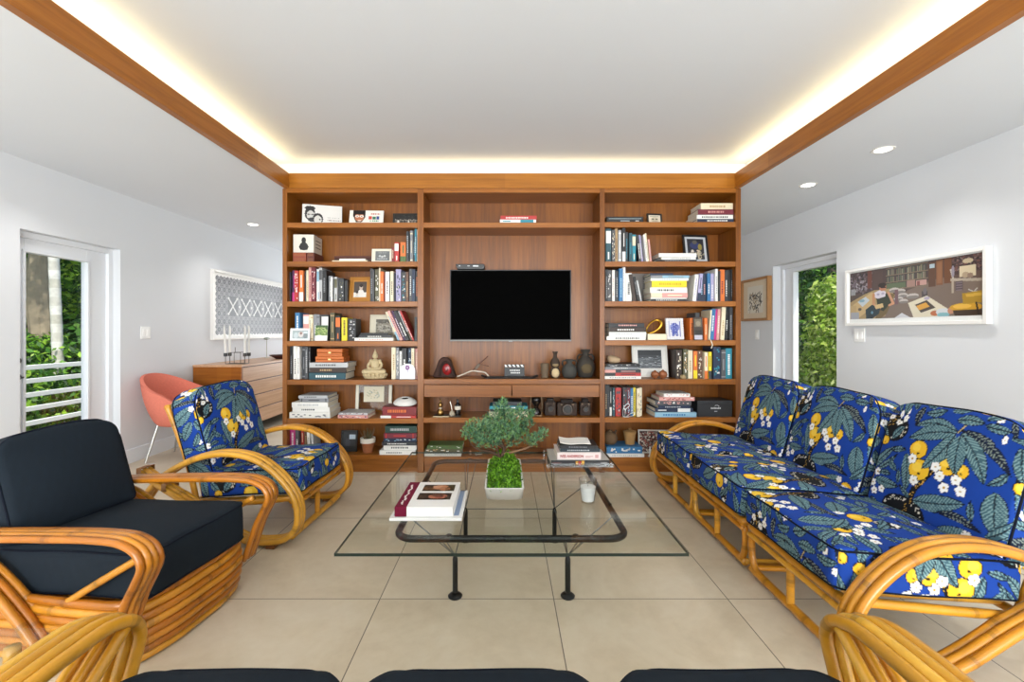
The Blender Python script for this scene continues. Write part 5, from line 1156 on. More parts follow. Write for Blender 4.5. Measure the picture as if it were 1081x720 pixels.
# ---- stacked reed family: navy armchair and sofa
SQ = [(-.46, .455), (-.2, .478), (.1, .497), (.3, .505), (.405, .498), (.466, .468), (.484, .425), (.462, .37), (.425, .30), (.385, .19), (.36, .12)]
def reed_seat(root, n, sw, tone, nrods, dz=0, sp=.029, rr=.0155, out=0, cr=.055, sz=0):
    W = n * sw; hy = W / 2 + .012; L = .385; R = .13
    for k in range(8):
        z = .02 + k * .0305; g = .012 * math.sin(k / 7 * PI) - .004 * (7 - k) / 7
        y = hy + g + out; x = L + g
        pts = [(-.38, y, z), (-.1, y, z), (x - R - .06, y, z), (x - R + R * .38, y - R * .06, z), (x - R * .29, y - R * .29, z), (x - R * .06, y - R + R * .38 * 0, z), (x, y - R - .06, z), (x, 0, z)]
        pts = pts + [(p[0], -p[1], p[2]) for p in reversed(pts[:-1])]
        m = MB(); pole(m, pts, .0165, tone); m.build('base_reed', 'rattan', root, smooth=180)
    for s in (-1, 1):
        m = MB()
        for k in range(4): pole(m, [(x - .006 * (k == 3), s * (hy + .012 + sp * k), z + dz * min(1, max(0, (z - .2) / .2)) - .003 * abs(k - 1.5)) for x, z in SQ], rr, tone)
        a = m.build('arm', 'rattan', root, smooth=180)
        m = MB()
        for k in range(nrods): x_, z_ = (.41, .42) if nrods == 1 else (.44, .465 + dz); yk = s * (hy + .014 + .034 * k); pole(m, [(x_, yk, z_), (x_ * .45 - .01, yk, z_ * .45 + .09), (-.03 - .02 * k, yk, .15)], .0135, tone)
        m.build('brace', 'rattan', a, smooth=180)
        m = MB()
        for k in range(3): pole(m, [(-.45, s * (hy + .016 + .031 * k), .44), (-.3, s * (hy + .016 + .031 * k), .40), (-.14, s * (hy + .016 + .031 * k), .30), (.02, s * (hy + .016 + .031 * k), .15), (.06, s * (hy + .016 + .031 * k), .1)], .0155, tone)
        m.build('rear_strands', 'rattan', a, smooth=180)
        m = MB(); pole(m, [(-.30, s * hy, .03), (-.40, s * hy, .40), (-.50, s * hy, .74)], .017, tone); m.build('back_post', 'rattan', root, smooth=180)
    m = MB(); pole(m, [(-.5, -hy, .735), (-.5, hy, .735)], .016, tone); pole(m, [(-.4, -hy, .4), (-.4, hy, .4)], .014, tone)
    for q in range(n * 4): yy = -W / 2 + (q + .5) * sw / 4; pole(m, [(-.33, yy, .12), (-.40, yy, .42), (-.495, yy, .73)], .009, tone, n=7)
    m.build('back_frame', 'rattan', root, smooth=180)
    m = MB()
    for q in range(n * 5): yy = -W / 2 + (q + .5) * sw / 5; pole(m, [(-.34, yy, .2), (.36, yy, .215)], .010, tone, n=7)
    m.build('seat_slats', 'rattan', root, smooth=180)
    for q in range(n):
        yc = -W / 2 + (q + .5) * sw; hw = sw / 2 - .006
        cushion('seat_cushion', (.345, hw, .088), 'navy', root, (.06, yc, .318 + sz), (0, rad(-2), 0), .022, [((0, 1), cr, ((1, 1), (1, -1)))], (.024, .006), face='z')
        cushion('back_cushion', (.085, hw - .006, .2), 'navy', root, (-.315, yc, .575), (0, rad(-17), 0), .025, [((1, 2), .10, ((1, 1), (-1, 1)))], (.03, .006), arch=.025, face='x')
t = thing('reed_armchair', 'rattan armchair with stacked reed base and plain navy cushions', 'armchair', (-1.65, 1.95, 0), rad(-8), group='rattan lounge furniture')
reed_seat(t, 1, .525, AMBER + HONEY[:1], 1, 0, .0235, .0128, .012)
t = thing('reed_sofa', 'navy cushioned rattan sofa in the foreground, only its front edge and arms showing', 'sofa', (-.055, .668, 0), rad(90), group='rattan lounge furniture')
reed_seat(t, 3, .563, ['#dca532', '#d39a2a', '#e3ae3e', '#cc9124'], 3, .03, cr=.13, sz=.014)  # lighter than HONEY: the light on these arms is put into the tone

# ---- glass side table in the near corner
t = thing('side_table', 'small glass topped side table behind the foreground sofa arm', 'side table', (-1.42, .86, 0))
MB('#cfe0d8').b2((-.3, -.3, .47), (.3, .27, .481)).build('glass_top', 'table_glass', t, bevel=.002)
for sx in (-1, 1):
    for sy in (-1, 1): m = MB(); pole(m, [(sx * .22, sy * .2, 0), (sx * .24, sy * .22, .25), (sx * .25, sy * .22, .469)], .016); m.build('leg', 'rattan', t, smooth=180)
m = MB('#9aa0a3'); m.b2((-.25, -.23, .20), (.25, .21, .212)); m.build('shelf', 'painted', t, bevel=.002)

# ================================================================= coffee table
TBZ = .40
CT = thing('coffee_table', 'low square glass coffee table on a black tubular frame', 'coffee table', (.03, 2.375, 0))
gx0, gx1, gy0, gy1 = X(353, 1.675) - .03, X(727, 1.675) - .03, 1.675 - 2.375, 3.075 - 2.375
MB('#e8f2ec').b2((gx0, gy0, TBZ - .012), (gx1, gy1, TBZ)).build('glass_top', 'table_glass', CT, smooth=0)
m = MB('#27352d'); e = .0012
for a, b in (((gx0, gy0 - e, TBZ - .0115), (gx1, gy0, TBZ - .0005)), ((gx0, gy1, TBZ - .0115), (gx1, gy1 + e, TBZ - .0005)), ((gx0 - e, gy0, TBZ - .0115), (gx0, gy1, TBZ - .0005)), ((gx1, gy0, TBZ - .0115), (gx1 + e, gy1, TBZ - .0005))): m.b2(a, b)
m.build('glass_edge', 'plastic', CT, smooth=0)
fz, fr = .372, .0145; fx0, fx1, fy0, fy1 = -.478, .472, 1.852 - 2.375, 2.95 - 2.375; R = .075
pts = []
for cx, cy, a0 in ((fx1 - R, fy1 - R, 0), (fx0 + R, fy1 - R, 90), (fx0 + R, fy0 + R, 180), (fx1 - R, fy0 + R, 270)):
    for k in range(9): a = rad(a0 + 90 * k / 8); pts.append((cx + R * math.cos(a), cy + R * math.sin(a), fz))
MB('#101112').tube(pts, fr, 12, closed=True).build('tube_frame', 'blackmetal', CT, smooth=180)
LX, LY0, LY1, LZ = (-.258, .258), 2.085 - 2.375, 2.64 - 2.375, .172
for x in LX:
    for y in (LY0, LY1):
        m = MB('#0f1011'); m.cyl((x, y, .012), (x, y, LZ), .0125, .0125, 14); m.lathe([(.0125, LZ), (.009, LZ + .014), (.004, LZ + .02), (.0005, LZ + .021)], (x, y, 0), 12)
        l = m.build('leg', 'blackmetal', CT)
        MB('#0f1011').lathe([(.0005, 0), (.031, 0), (.033, .006), (.026, .013), (.013, .02)], (x, y, 0), 20).build('foot', 'blackmetal', l)
m = MB('#7d7f80')
for sx, x in zip((-1, 1), LX):
    for sy, y in ((-1, LY0), (1, LY1)):
        top = (x, y, LZ + .016); yb = fy0 if sy < 0 else fy1
        for px_, py_ in ((x + sx * .01, yb), (fx0 if sx < 0 else fx1, y + sy * -.02), (x + sx * .03, yb), (x - sx * .04, yb)): m.tube([top, (px_, py_, fz - .01)], .0028, 6)
    m.tube([(x, LY0, LZ + .012), (x, LY1, LZ + .012)], .0026, 6)
for y in (LY0, LY1): m.tube([(LX[0], y, LZ + .012), (LX[1], y, LZ + .012)], .0026, 6)
m.build('brace_wires', 'metal', CT)
m = MB('#101112')
for x, y in ((LX[0], fy0), (LX[1], fy0), (fx0, LY0 + .1), (fx1, LY0 + .1), (fx0, fy1 - .12), (fx1, fy1 - .12), (LX[0], fy1), (LX[1], fy1)): m.cyl((x, y, fz + fr * .6), (x, y, TBZ - .012), .009, .012, 12)
m.build('glass_pads', 'blackmetal', CT)

# things on the coffee table
z = TBZ + .0006
t = thing('coffee_table_book', 'thin large white edged book with a blue cover, lying under the thick art book', 'book', (-.498, 1.955, z), group='books on the near corner of the coffee table')
MB('#e5e4e0').b2((0, 0, 0), (.312, .345, .012)).build('cover', 'card', t, bevel=.001); MB('#8b9dbb').b2((.012, .03, .0121), (.297, .333, .0127)).build('cover_print', 'card', t)
m = MB('#3c3140'); m.b2((.012, .333, .0121), (.3, .342, .0128)); m.build('cover_band', 'card', t)
z2 = z + .0135
t = thing('coffee_table_book', 'thick white art book with maroon spine strip and two photographs on its cover', 'book', (-.478, 1.968, z2), group='books on the near corner of the coffee table')
m = MB('#e9e7e2'); m.b2((.052, 0, .039), (.255, .325, .042)); m.b2((.052, 0, 0), (.255, .325, .003)); m.build('cover', 'card', t, bevel=.001)
m = MB('#6d1630'); m.b2((0, -.0005, 0), (.052, .3255, .042)); m.build('spine', 'cloth', t, bevel=.002)
MB('#ebe9e4').b2((.052, .002, .003), (.252, .322, .039)).build('page_block', 'paper', t)
m = MB('#e8dfd9'); yy = .03
while yy < .27:
    wv = rnd.uniform(.006, .02); a = rnd.uniform(-.4, .4); m.box((.024 + .004 * math.sin(yy * 90), yy + wv / 2, .0424), (.004 + .006 * rnd.random(), wv, .0006), rot=(0, 0, a)); yy += wv + .0035
m.build('lettering', 'card', t)
def flat_photo(cv, w, h, loc, par):
    H, W_ = cv.h, cv.w; gx, gy = np.meshgrid(np.linspace(0, w, W_ + 1), np.linspace(h, 0, H + 1))
    V = np.stack([gx.ravel() + loc[0], gy.ravel() + loc[1], np.full(gx.size, loc[2])], 1); i = np.arange(H * (W_ + 1)).reshape(H, W_ + 1)[:, :W_].ravel()
    raw('cover_photo', V, np.stack([i, i + W_ + 1, i + W_ + 2, i + 1], 1), npl(cv.a.reshape(-1, 3)), 'print', par)
c = Canvas(44, 26, '#2b2118'); c.ell(12, 14, 14, 8, '#6a4a2c'); c.ell(24, 10, 12, 9, '#b98260'); c.ell(18, 8, 8, 5, '#c99474'); c.ell(30, 16, 8, 9, '#a8714f'); c.speckle(32, 0, 44, 26, ['#3a3a1e', '#20180f', '#4c4526'], 40, 2.5); c.speckle(0, 0, 12, 26, ['#4c3a20', '#241a10'], 20, 2.5)
flat_photo(c, .152, .088, (.083, .195, .0425), t)
c = Canvas(44, 26, '#1f1712'); c.ell(26, 13, 13, 9, '#a86a52'); c.ell(25, 9, 9, 4, '#5a3a2c'); c.ell(28, 16, 6, 3, '#7c3f33'); c.ell(22, 12, 2, 1, '#2a1a14'); c.ell(31, 12, 2, 1, '#2a1a14'); c.speckle(0, 0, 12, 26, ['#2d2418', '#15100c', '#3a2e20'], 30, 2.5); c.speckle(36, 0, 44, 26, ['#3f3a30', '#6a6355', '#1a1511'], 20, 2)
flat_photo(c, .152, .085, (.078, .085, .0425), t)

# planter with juniper bonsai and moss
P0 = (-.003, 2.352, TBZ + .0006)
BT_ = thing('potted_bonsai', 'juniper bonsai with green moss in a long white planter on the coffee table', 'bonsai', P0)
def rrect(hx, hy, r, n=5): return [(sx * (hx - r) + r * math.cos(rad(a0 + 90 * k / n)), sy * (hy - r) + r * math.sin(rad(a0 + 90 * k / n))) for sx, sy, a0 in ((1, 1, 0), (-1, 1, 90), (-1, -1, 180), (1, -1, 270)) for k in range(n + 1)]
m = MB('#e9e8e4'); rings = []
for hx, hy, z_, r in ((.078, .15, 0, .03), (.088, .165, .006, .032), (.0925, .247, .088, .016), (.0835, .238, .088, .012), (.080, .2, .055, .012)):
    rings.append([(x, y, z_) for x, y in rrect(hx, hy, r)])
k = len(rings[0]); V = [p for rg in rings for p in rg]; F = [tuple(range(k - 1, -1, -1))]
for i in range(len(rings) - 1): F += [(i * k + j, i * k + (j + 1) % k, (i + 1) * k + (j + 1) % k, (i + 1) * k + j) for j in range(k)]
F.append(tuple((len(rings) - 1) * k + j for j in range(k))); m.add(V, F); m.build('planter', 'ceramic', BT_, bevel=.002)
nx, ny = 34, 80; gx, gy = np.meshgrid(np.linspace(-1, 1, nx), np.linspace(-1, 1, ny))
hgt = .074 + .045 * (1 - gx ** 2) * (1 - gy ** 4) + .012 * np.sin(gx * 9 + gy * 5) * np.cos(gy * 11) * (1 - gx ** 2) + .02 * np.exp(-((gx - .3) ** 2 + (gy + .45) ** 2) * 6) + .05 * np.exp(-(gx * 1.1) ** 4 - (gy - .2) ** 2 * 4)
V = np.stack([gx.ravel() * .080, gy.ravel() * .222, hgt.ravel()], 1); i = np.arange((ny - 1) * nx).reshape(ny - 1, nx)[:, :nx - 1].ravel()
mo = raw('moss_bed', V, np.stack([i, i + 1, i + nx + 1, i + nx], 1), np.tile(np.array(lin('#3f6a1c')), (len(i), 1)), 'ground', BT_, smooth=180)
sel = npr.choice(len(V), 5200); Vb = V[sel] + npr.normal(size=(5200, 3)) * np.array([.003, .004, .004])
d = npr.normal(size=(5200, 3)) + np.array([0, 0, .9]); d /= np.linalg.norm(d, axis=1)[:, None]; a = np.cross(d, npr.normal(size=(5200, 3))); a /= np.linalg.norm(a, axis=1)[:, None]; s = (.008 + .010 * npr.rand(5200))[:, None]
LV = np.stack([Vb, Vb + d * s * .5 + a * s * .3, Vb + d * s, Vb + d * s * .5 - a * s * .3], 1).reshape(-1, 3)
cg = npl([[.36, .55, .10], [.44, .66, .14], [.28, .47, .08], [.53, .72, .22], [.22, .36, .09]])
mv = raw('moss', LV, np.arange(5200 * 4).reshape(-1, 4), cg[npr.choice(5, 5200)], 'leaf', BT_); mv['kind'] = 'stuff'
def W2(px, py, d): return Vector((X(px, d) - P0[0], d - P0[1], Z(py, d) - P0[2]))
m = MB('#4a3424')
def limb(pts, r0, r1, col=None): q = spline([W2(*p) for p in pts], .012); m.tube(q, [(r0 + (r1 - r0) * i / (len(q) - 1)) * (1 + .12 * math.sin(i * 1.3)) for i in range(len(q))], 9, col)
limb([(517, 506, 2.33), (521, 496, 2.34), (529, 484, 2.36), (532, 474, 2.38), (528, 462, 2.40), (533, 448, 2.4), (532, 432, 2.4)], .0135, .003)
limb([(530, 480, 2.37), (542, 477, 2.36), (558, 472, 2.34), (570, 463, 2.32), (575, 455, 2.32)], .008, .002, '#7a5c42')
limb([(529, 483, 2.36), (518, 477, 2.33), (506, 475, 2.3), (497, 468, 2.28), (494, 458, 2.28)], .008, .002)
limb([(532, 474, 2.38), (541, 464, 2.42), (550, 452, 2.45), (556, 444, 2.46)], .006, .002); limb([(530, 472, 2.38), (519, 463, 2.42), (511, 452, 2.45)], .006, .002)
limb([(534, 466, 2.39), (539, 460, 2.36), (537, 452, 2.34)], .005, .002, '#6d5038'); limb([(528, 484, 2.36), (524, 470, 2.36), (521, 458, 2.33)], .005, .002);
m.build('trunk', 'bark', BT_, smooth=180)
BL = [(499, 453, 11, 2.28), (495, 459, 8, 2.28), (507, 450, 9, 2.31), (512, 459, 12, 2.32), (520, 452, 11, 2.34), (523, 442, 10, 2.36), (529, 432, 8, 2.38), (531, 425, 5, 2.39), (534, 441, 12, 2.40), (528, 456, 12, 2.30), (538, 452, 13, 2.36), (544, 443, 10, 2.42), (549, 452, 11, 2.44), (556, 446, 8, 2.45), (560, 438, 6, 2.46), (553, 461, 8, 2.40), (541, 464, 8, 2.32), (518, 466, 9, 2.27), (506, 466, 8, 2.27), (573, 457, 6, 2.32), (567, 462, 6, 2.32), (563, 466, 5, 2.33), (515, 446, 8, 2.44), (536, 436, 7, 2.46), (524, 462, 8, 2.5), (545, 456, 9, 2.5), (548, 434, 6, 2.44)]
LVs, LCs = [], []
jc = npl([[.40, .56, .42], [.47, .63, .46], [.32, .48, .38], [.54, .68, .50], [.25, .40, .29], [.48, .64, .36]])
for px_, py_, r, d_ in BL:
    c0 = np.array(W2(px_, py_, d_)); r = r * d_ / FPX * .95; nT = int(60 * (r / .04) ** 2) + 18
    for _ in range(nT):
        dv = npr.normal(size=3); dv /= np.linalg.norm(dv); p = c0 + dv * r * np.array([1, .8, 1]) * npr.rand() ** .4
        ax = dv * .6 + np.array([0, 0, .8]) + npr.normal(size=3) * .45; ax /= np.linalg.norm(ax); col = jc[npr.choice(6)]
        for _k in range(7):                               # one feathery sprig
            q = ax + npr.normal(size=3) * .42; q /= np.linalg.norm(q); L = npr.uniform(.009, .018); b = np.cross(q, npr.normal(size=3)); b /= np.linalg.norm(b)
            st = p + ax * npr.uniform(-.006, .008); LVs += [st, st + q * L * .5 + b * .0017, st + q * L, st + q * L * .5 - b * .0017]; LCs.append(col * npr.uniform(.75, 1.25))
raw('foliage', np.array(LVs), np.arange(len(LVs)).reshape(-1, 4), np.array(LCs), 'leaf', BT_)

t = thing('candle_tumbler', 'clear glass tumbler half full of white wax on the coffee table', 'candle', (.396, 2.17, z))
MB('#ffffff').lathe([(.0005, .001), (.030, .001), (.031, .003), (.0435, .113), (.0415, .113), (.0295, .010), (.0005, .009)], n=32).build('glass', 'clear_glass', t, smooth=50)
MB('#efeeea').lathe([(.0005, .0105), (.0288, .0105), (.0365, .076), (.034, .077), (.0005, .076)], n=32).build('wax', 'wax', t, smooth=50); MB('#3a352e').cyl((0, 0, .076), (.001, 0, .086), .0012, .001, 6).build('wick', 'card', t)

# acrylic tray and the book pile on the far corner
TX, TY = X(610, 2.8), 2.86
t = thing('acrylic_tray', 'clear acrylic tray under the book pile on the far corner of the coffee table', 'tray', (TX, TY, z))
for q in (((-.2, -.15, 0), (.2, .15, .006)), ((-.2, -.15, .006), (.2, -.145, .028)), ((-.2, .145, .006), (.2, .15, .028)), ((-.2, -.145, .006), (-.195, .145, .028)), ((.195, -.145, .006), (.2, .145, .028))): MB('#ffffff').b2(*q).build('tray_side' if q[0][2] else 'tray_bottom', 'clear_glass', t, smooth=0)
zz = z + .0065
def tbook(lab, xa, xb, y0_, dep, T, col, acc, st, ro=0, page='#e4dcc8'):
    global zz
    t = thing('book', lab, 'book', (TX + xa, TY + y0_, zz + .0003), rad(ro), group='books on the acrylic tray')
    c_, p_ = book_mesh(xb - xa, dep, T, col, acc, st, page); c_.build('cover', 'card', t, bevel=.0008); p_.build('page_block', 'paper', t); zz += T + .0004
    return t
b1 = tbook('large black spined book at the bottom of the pile on the acrylic tray', -.175, .178, -.136, .26, .036, 'black', None, 0)
m = MB('#b8b5ae'); m.b2((0, .001, .0361), (.353, .259, .0366)); m.build('cover_print', 'card', b1); zz += .0007
for lo_, hi_, cc in (((.15, -.001, .008), (.165, 0, .03), '#c9942f'), ((.168, -.001, .006), (.182, 0, .03), '#b3302c'), ((.185, -.001, .010), (.202, 0, .032), '#d9a63a'), ((.30, -.001, .014), (.34, 0, .024), '#8c8c8c'), ((.01, -.001, .014), (.06, 0, .022), '#6a4040')): MB(cc).b2(lo_, hi_).build('spine_mark', 'card', b1)
b2_ = tbook('pale pink book with a red printed name in the middle of the tray pile', -.135, .128, -.128, .21, .042, '#e3d3cf', None, 0)
fc = bpy.data.curves.new('lettering', 'FONT'); fc.body = 'WES ANDERSON'; fc.size = .0225; fc.extrude = .0003; fc.offset = .0007; fc.materials.append(MATS['card'])
dg_ = bpy.data.objects.new('lettering_source', fc); COL.objects.link(dg_); bpy.context.view_layer.update()
me = bpy.data.meshes.new_from_object(dg_.evaluated_get(bpy.context.evaluated_depsgraph_get())); bpy.data.objects.remove(dg_)
at = me.color_attributes.new('Col', 'FLOAT_COLOR', 'CORNER'); at.data.foreach_set('color', list(lin('#a02a2c') + (1.0,)) * len(me.loops))
wd = max(v.co.x for v in me.vertices); me.transform(Matrix.Diagonal((.142 / wd, 1, 1, 1)))
lo = link(bpy.data.objects.new('lettering', me), b2_); lo.location = (.016, -.0004, .013); lo.rotation_euler = (rad(90), 0, 0)
[MB('#c99a97').b2(lo_, hi_).build('spine_mark', 'card', b2_) for lo_, hi_ in (((.17, -.0007, .018), (.215, 0, .022)), ((.17, -.0007, .012), (.2, 0, .015)), ((.228, -.0007, .01), (.248, 0, .03)))]
tbook('dark teal book with pale lettering, third up in the tray pile', -.115, .125, -.115, .19, .02, '#1d2b33', 'light grey', 0, 0)
tbook('black paperback with slanted cover, fourth up in the tray pile', -.118, .112, -.108, .17, .017, 'black', 'grey', 0, -2)
t = thing('booklet', 'white curling booklet topmost on the tray pile', 'booklet', (TX - .02, TY - .03, zz + .001), rad(-3))
gx, gy = np.meshgrid(np.linspace(-.09, .095, 20), np.linspace(-.07, .08, 10)); V = np.stack([gx.ravel(), gy.ravel(), (.004 + .010 * np.clip(-gx / .09, 0, 1) ** 2 + .003 * np.sin(gx * 30)).ravel()], 1); V2 = V.copy(); V2[:, 2] += .005
i = np.arange(9 * 20).reshape(9, 20)[:, :19].ravel(); F = np.stack([i, i + 1, i + 21, i + 20], 1); raw('pages', np.concatenate([V, V2]), np.concatenate([F[:, ::-1], F + 200]), np.tile(np.array(lin('#e6e3dc')), (2 * len(i), 1)), 'paper', t, smooth=180)
m = MB('#d8d4cc'); m.tube([Vector((x, -.071, .0065 + .010 * max(0, -x / .09) ** 2 + .003 * math.sin(x * 30))) for x in np.linspace(-.09, .095, 20)], .0035, 6); m.build('spine', 'paper', t)

# ================================================================= side areas
# dresser along the door-side wall
t = thing('dresser', 'long low wooden dresser with glare-lightened drawers against the wall below the lattice artwork', 'dresser', (-3.18, 6.2, 0))
x0, x1, y0, y1 = -.265, .27, 5.02 - 6.2, 7.55 - 6.2
BZ = .135
m = MB(); m.b2((x0, y0, BZ), (x1, y0 + .03, .815)); m.build('end_panel', 'dresser_end', t, bevel=.002)
m = MB(); m.b2((x0, y1 - .03, BZ), (x1, y1, .815)); m.build('end_panel', 'dresser_end', t, bevel=.002)
MB().b2((x0, y0 - .004, .815), (x1 + .006, y1 + .004, .84)).build('top', 'dresser_glare_tone', t, bevel=.003)
MB('#4a2a12').b2((x0 + .02, y0 + .03, BZ + .005), (x1 - .03, y1 - .03, .81)).build('carcass', 'card', t)
for yy in (y0 + .12, y1 - .12):
    for xx_ in (x0 + .06, x1 - .06): MB('#7a4a20').cyl((xx_, yy, 0), (xx_, yy, BZ + .005), .014, .02).build('leg', 'card', t)
for q in range(2):
    ya, yb = y0 + .034 + q * (y1 - y0 - .06) / 2, y0 + .03 + (q + 1) * (y1 - y0 - .06) / 2
    for r_ in range(4):
        za = BZ + .002 + r_ * .1695
        d = MB(); d.b2((x1 - .03, ya, za), (x1 - .002, yb - .004, za + .158)); dr = d.build('drawer', 'dresser_glare_tone', t, bevel=.002)
        MB('#5a3a20').b2((x1 - .014, ya, za + .158), (x1 - .008, yb - .004, za + .169)).build('finger_groove', 'card', dr)
# wire candle holder
t = thing('candle_holder', 'thin wire candle holder with four white taper candles on the dresser', 'candle holder', (-3.06, 5.2, .8405))
m = MB('#5a5650')
for a, b in (((-.11, -.04, .003), (.11, -.04, .003)), ((-.11, .04, .003), (.11, .04, .003)), ((-.11, -.04, .003), (-.11, .04, .003)), ((.11, -.04, .003), (.11, .04, .003)), ((-.06, -.04, .003), (-.06, -.04, .13)), ((.06, -.04, .003), (.06, -.04, .13)), ((-.06, .04, .003), (-.06, .04, .13)), ((.06, .04, .003), (.06, .04, .13)), ((-.06, -.04, .13), (.06, -.04, .13)), ((-.06, .04, .13), (.06, .04, .13)), ((0, -.04, .13), (0, -.04, .19)), ((-.11, -.04, .003), (-.11, -.04, .09)), ((.11, -.04, .003), (.11, -.04, .09)), ((-.11, .04, .003), (-.11, .04, .09)), ((.11, .04, .003), (.11, .04, .09))): m.tube([a, b], .0035, 6)
m.build('wire_frame', 'blackmetal', t)
for x in (-.11, .11):
    for y in (-.04, .04):
        MB('#2b2825').lathe([(.012, .085), (.02, .09), (.02, .125), (.013, .125), (.0005, .115)], (x, y, 0), 14).build('cup', 'blackmetal', t)
        lean_ = -.015 if x < 0 and y < 0 else 0
        q = MB('#eceae4'); q.tube([(x, y, .115), (x + lean_, y, .40), (x + lean_, y, .43), (x + lean_, y, .437)], [.0125, .0105, .006, .002], 12); cd = tag(q.build('taper_candle', 'wax', None, off=None), None); cd.parent = t; cd.name = 'candle'
t = thing('wooden_dish', 'brown wooden dish on the dresser near the bookcase edge', 'dish', (-3.02, 6.15, .8405)); MB('#5a2a1c').lathe([(.0005, 0), (.07, 0), (.12, .03), (.15, .045), (.145, .05), (.1, .03), (.0005, .015)], n=26).build('bowl', 'clay', t); MB('#3c1c12').lathe([(.15, .045), (.153, .052), (.145, .05)], n=26).build('rim', 'clay', t)
t = thing('small_bird_figure', 'small pale figurine above the brown dish against the wall', 'figurine', (-3.30, 6.3, .8405)); m = MB('#b9b5a8'); m.lathe([(.03, 0), (.03, .008), (.005, .012), (.004, .26)], n=10); m.build('stand', 'blackmetal', t); m = MB('#8f9a8a'); m.ball((0, .0, .27), (.02, .07, .018), 12); m.build('body', 'ceramic', t)

# lattice artwork
H_, W_ = 120, 290; yy, xx = np.mgrid[0:H_, 0:W_]; cv = Canvas(W_, H_, '#e7e5e1')
fx_, fy_ = xx / 15.0, yy / 15.0
r1 = np.hypot((fx_ % 1) - .5, (fy_ % 1) - .5); r2 = np.hypot(((fx_ + .5) % 1) - .5, ((fy_ + .5) % 1) - .5)
dia = np.abs(((fx_ + fy_) % 1) - .5); dib = np.abs(((fx_ - fy_) % 1) - .5)
light = (np.abs(r1 - .36) < .055) | (np.abs(r2 - .36) < .055) | (np.abs(r1 - .17) < .045) | (dia < .05) | (dib < .05) | (r2 < .07)
edge = 4 + 2.2 * np.abs(np.sin(xx * PI / 10)); edv = 4 + 2.2 * np.abs(np.sin(yy * PI / 10))
ins = (yy > edge) & (yy < H_ - edge) & (xx > edv) & (xx < W_ - edv)
cv.a[ins] = cv.c('#47464d'); cv.a[ins & light] = cv.c('#8b898c')
for k in range(6):
    cx, cy = 56 + k * 42, 60; cv.rect(cx - 15, cy - 19, cx + 15, cy + 19, '#45444a'); 
    for s in (-1, 1): cv.line(cx - 13, cy - 15 * s, cx + 13, cy + 15 * s, 3.2, '#d3d1ce')
    for sx in (-1, 1):
        for sy in (-1, 1): cv.ell(cx + 13 * sx, cy + 15 * sy, 2.6, 2.6, '#d3d1ce')
    cv.line(cx + 15, cy - 19, cx + 27, cy, 1.5, '#c6c4c2'); cv.line(cx + 15, cy + 19, cx + 27, cy, 1.5, '#c6c4c2'); cv.ell(cx + 21, cy, 3, 3, '#d0cecb')
t = thing('lattice_artwork', 'wide white framed lace artwork of dark grey lattice pattern above the dresser', 'artwork', (XL + .001, 6.33, 1.11), rad(90))
wA, hA = 2.02, .835
m = MB('#eceae6')
for q in (((-wA / 2, -.04, 0), (-wA / 2 + .03, 0, hA)), ((wA / 2 - .03, -.04, 0), (wA / 2, 0, hA)), ((-wA / 2 + .03, -.04, 0), (wA / 2 - .03, 0, .03)), ((-wA / 2 + .03, -.04, hA - .03), (wA / 2 - .03, 0, hA))): m.b2(*q)
m.build('frame', 'painted', t, bevel=.002); MB('#e9e7e3').b2((-wA / 2 + .02, -.02, .02), (wA / 2 - .02, -.002, hA - .02)).build('backing', 'paper', t)
painted_grid('lace_panel', cv, wA - .06, hA - .06, t, (0, -.0215, hA / 2))

# coral shell chair
t = thing('shell_chair', 'coral upholstered shell armchair on slim metal legs beside the dresser', 'chair', (-3.115, 4.40, 0), rad(4))
nu, nv = 44, 22; V = []
def shell(u, v):
    """u around from the front left edge over the back to the front right, v from seat centre to rim"""
    a = rad(-118 + 236 * u); ca, sa = -math.cos(a), math.sin(a)
    back = max(0, math.cos(a)); side = abs(math.sin(a))
    rim = .635 + .175 * back ** 1.4; off = abs(-118 + 236 * u)
    if off > 84: rim -= .13 * ((off - 84) / 34) ** 1.4
    w = min(1, v / .42); k = max(0, (v - .42) / .58)
    R = .205 * w + (.05 + .045 * back) * k + .02 * k * k + .025 * math.sin(PI * k)
    z = .35 + .012 * w * w + (rim - .362) * k ** 1.1
    return Vector((ca * R + .03, sa * R * 1.12, z))
m = MB('#e0806c'); th = .028
G = [[shell(i / nu, j / nv) for j in range(nv + 1)] for i in range(nu + 1)]
def nrm(i, j):
    a = G[min(i + 1, nu)][j] - G[max(i - 1, 0)][j]; b = G[i][min(j + 1, nv)] - G[i][max(j - 1, 0)]; q = a.cross(b); return q.normalized() if q.length > 1e-9 else Vector((0, 0, 1))
idx = lambda s, i, j: s * (nu + 1) * (nv + 1) + i * (nv + 1) + j
Vv = [G[i][j] for i in range(nu + 1) for j in range(nv + 1)]
sg = 1 if nrm(nu // 2, nv - 2).x > 0 else -1
Vo = [G[i][j] - nrm(i, j) * sg * th * (1.0 if j > 0 else .0) - Vector((0, 0, .03 if j == 0 else 0)) for i in range(nu + 1) for j in range(nv + 1)]
F = []
for i in range(nu):
    for j in range(nv): F += [(idx(0, i, j), idx(0, i + 1, j), idx(0, i + 1, j + 1), idx(0, i, j + 1)), (idx(1, i, j + 1), idx(1, i + 1, j + 1), idx(1, i + 1, j), idx(1, i, j))]
    F.append((idx(0, i, nv), idx(0, i + 1, nv), idx(1, i + 1, nv), idx(1, i, nv)))
for i in (0, nu):
    for j in range(nv): F.append((idx(0, i, j), idx(0, i, j + 1), idx(1, i, j + 1), idx(1, i, j)))
m.add(Vv + Vo, F); m.build('shell', 'cloth', t, smooth=60)
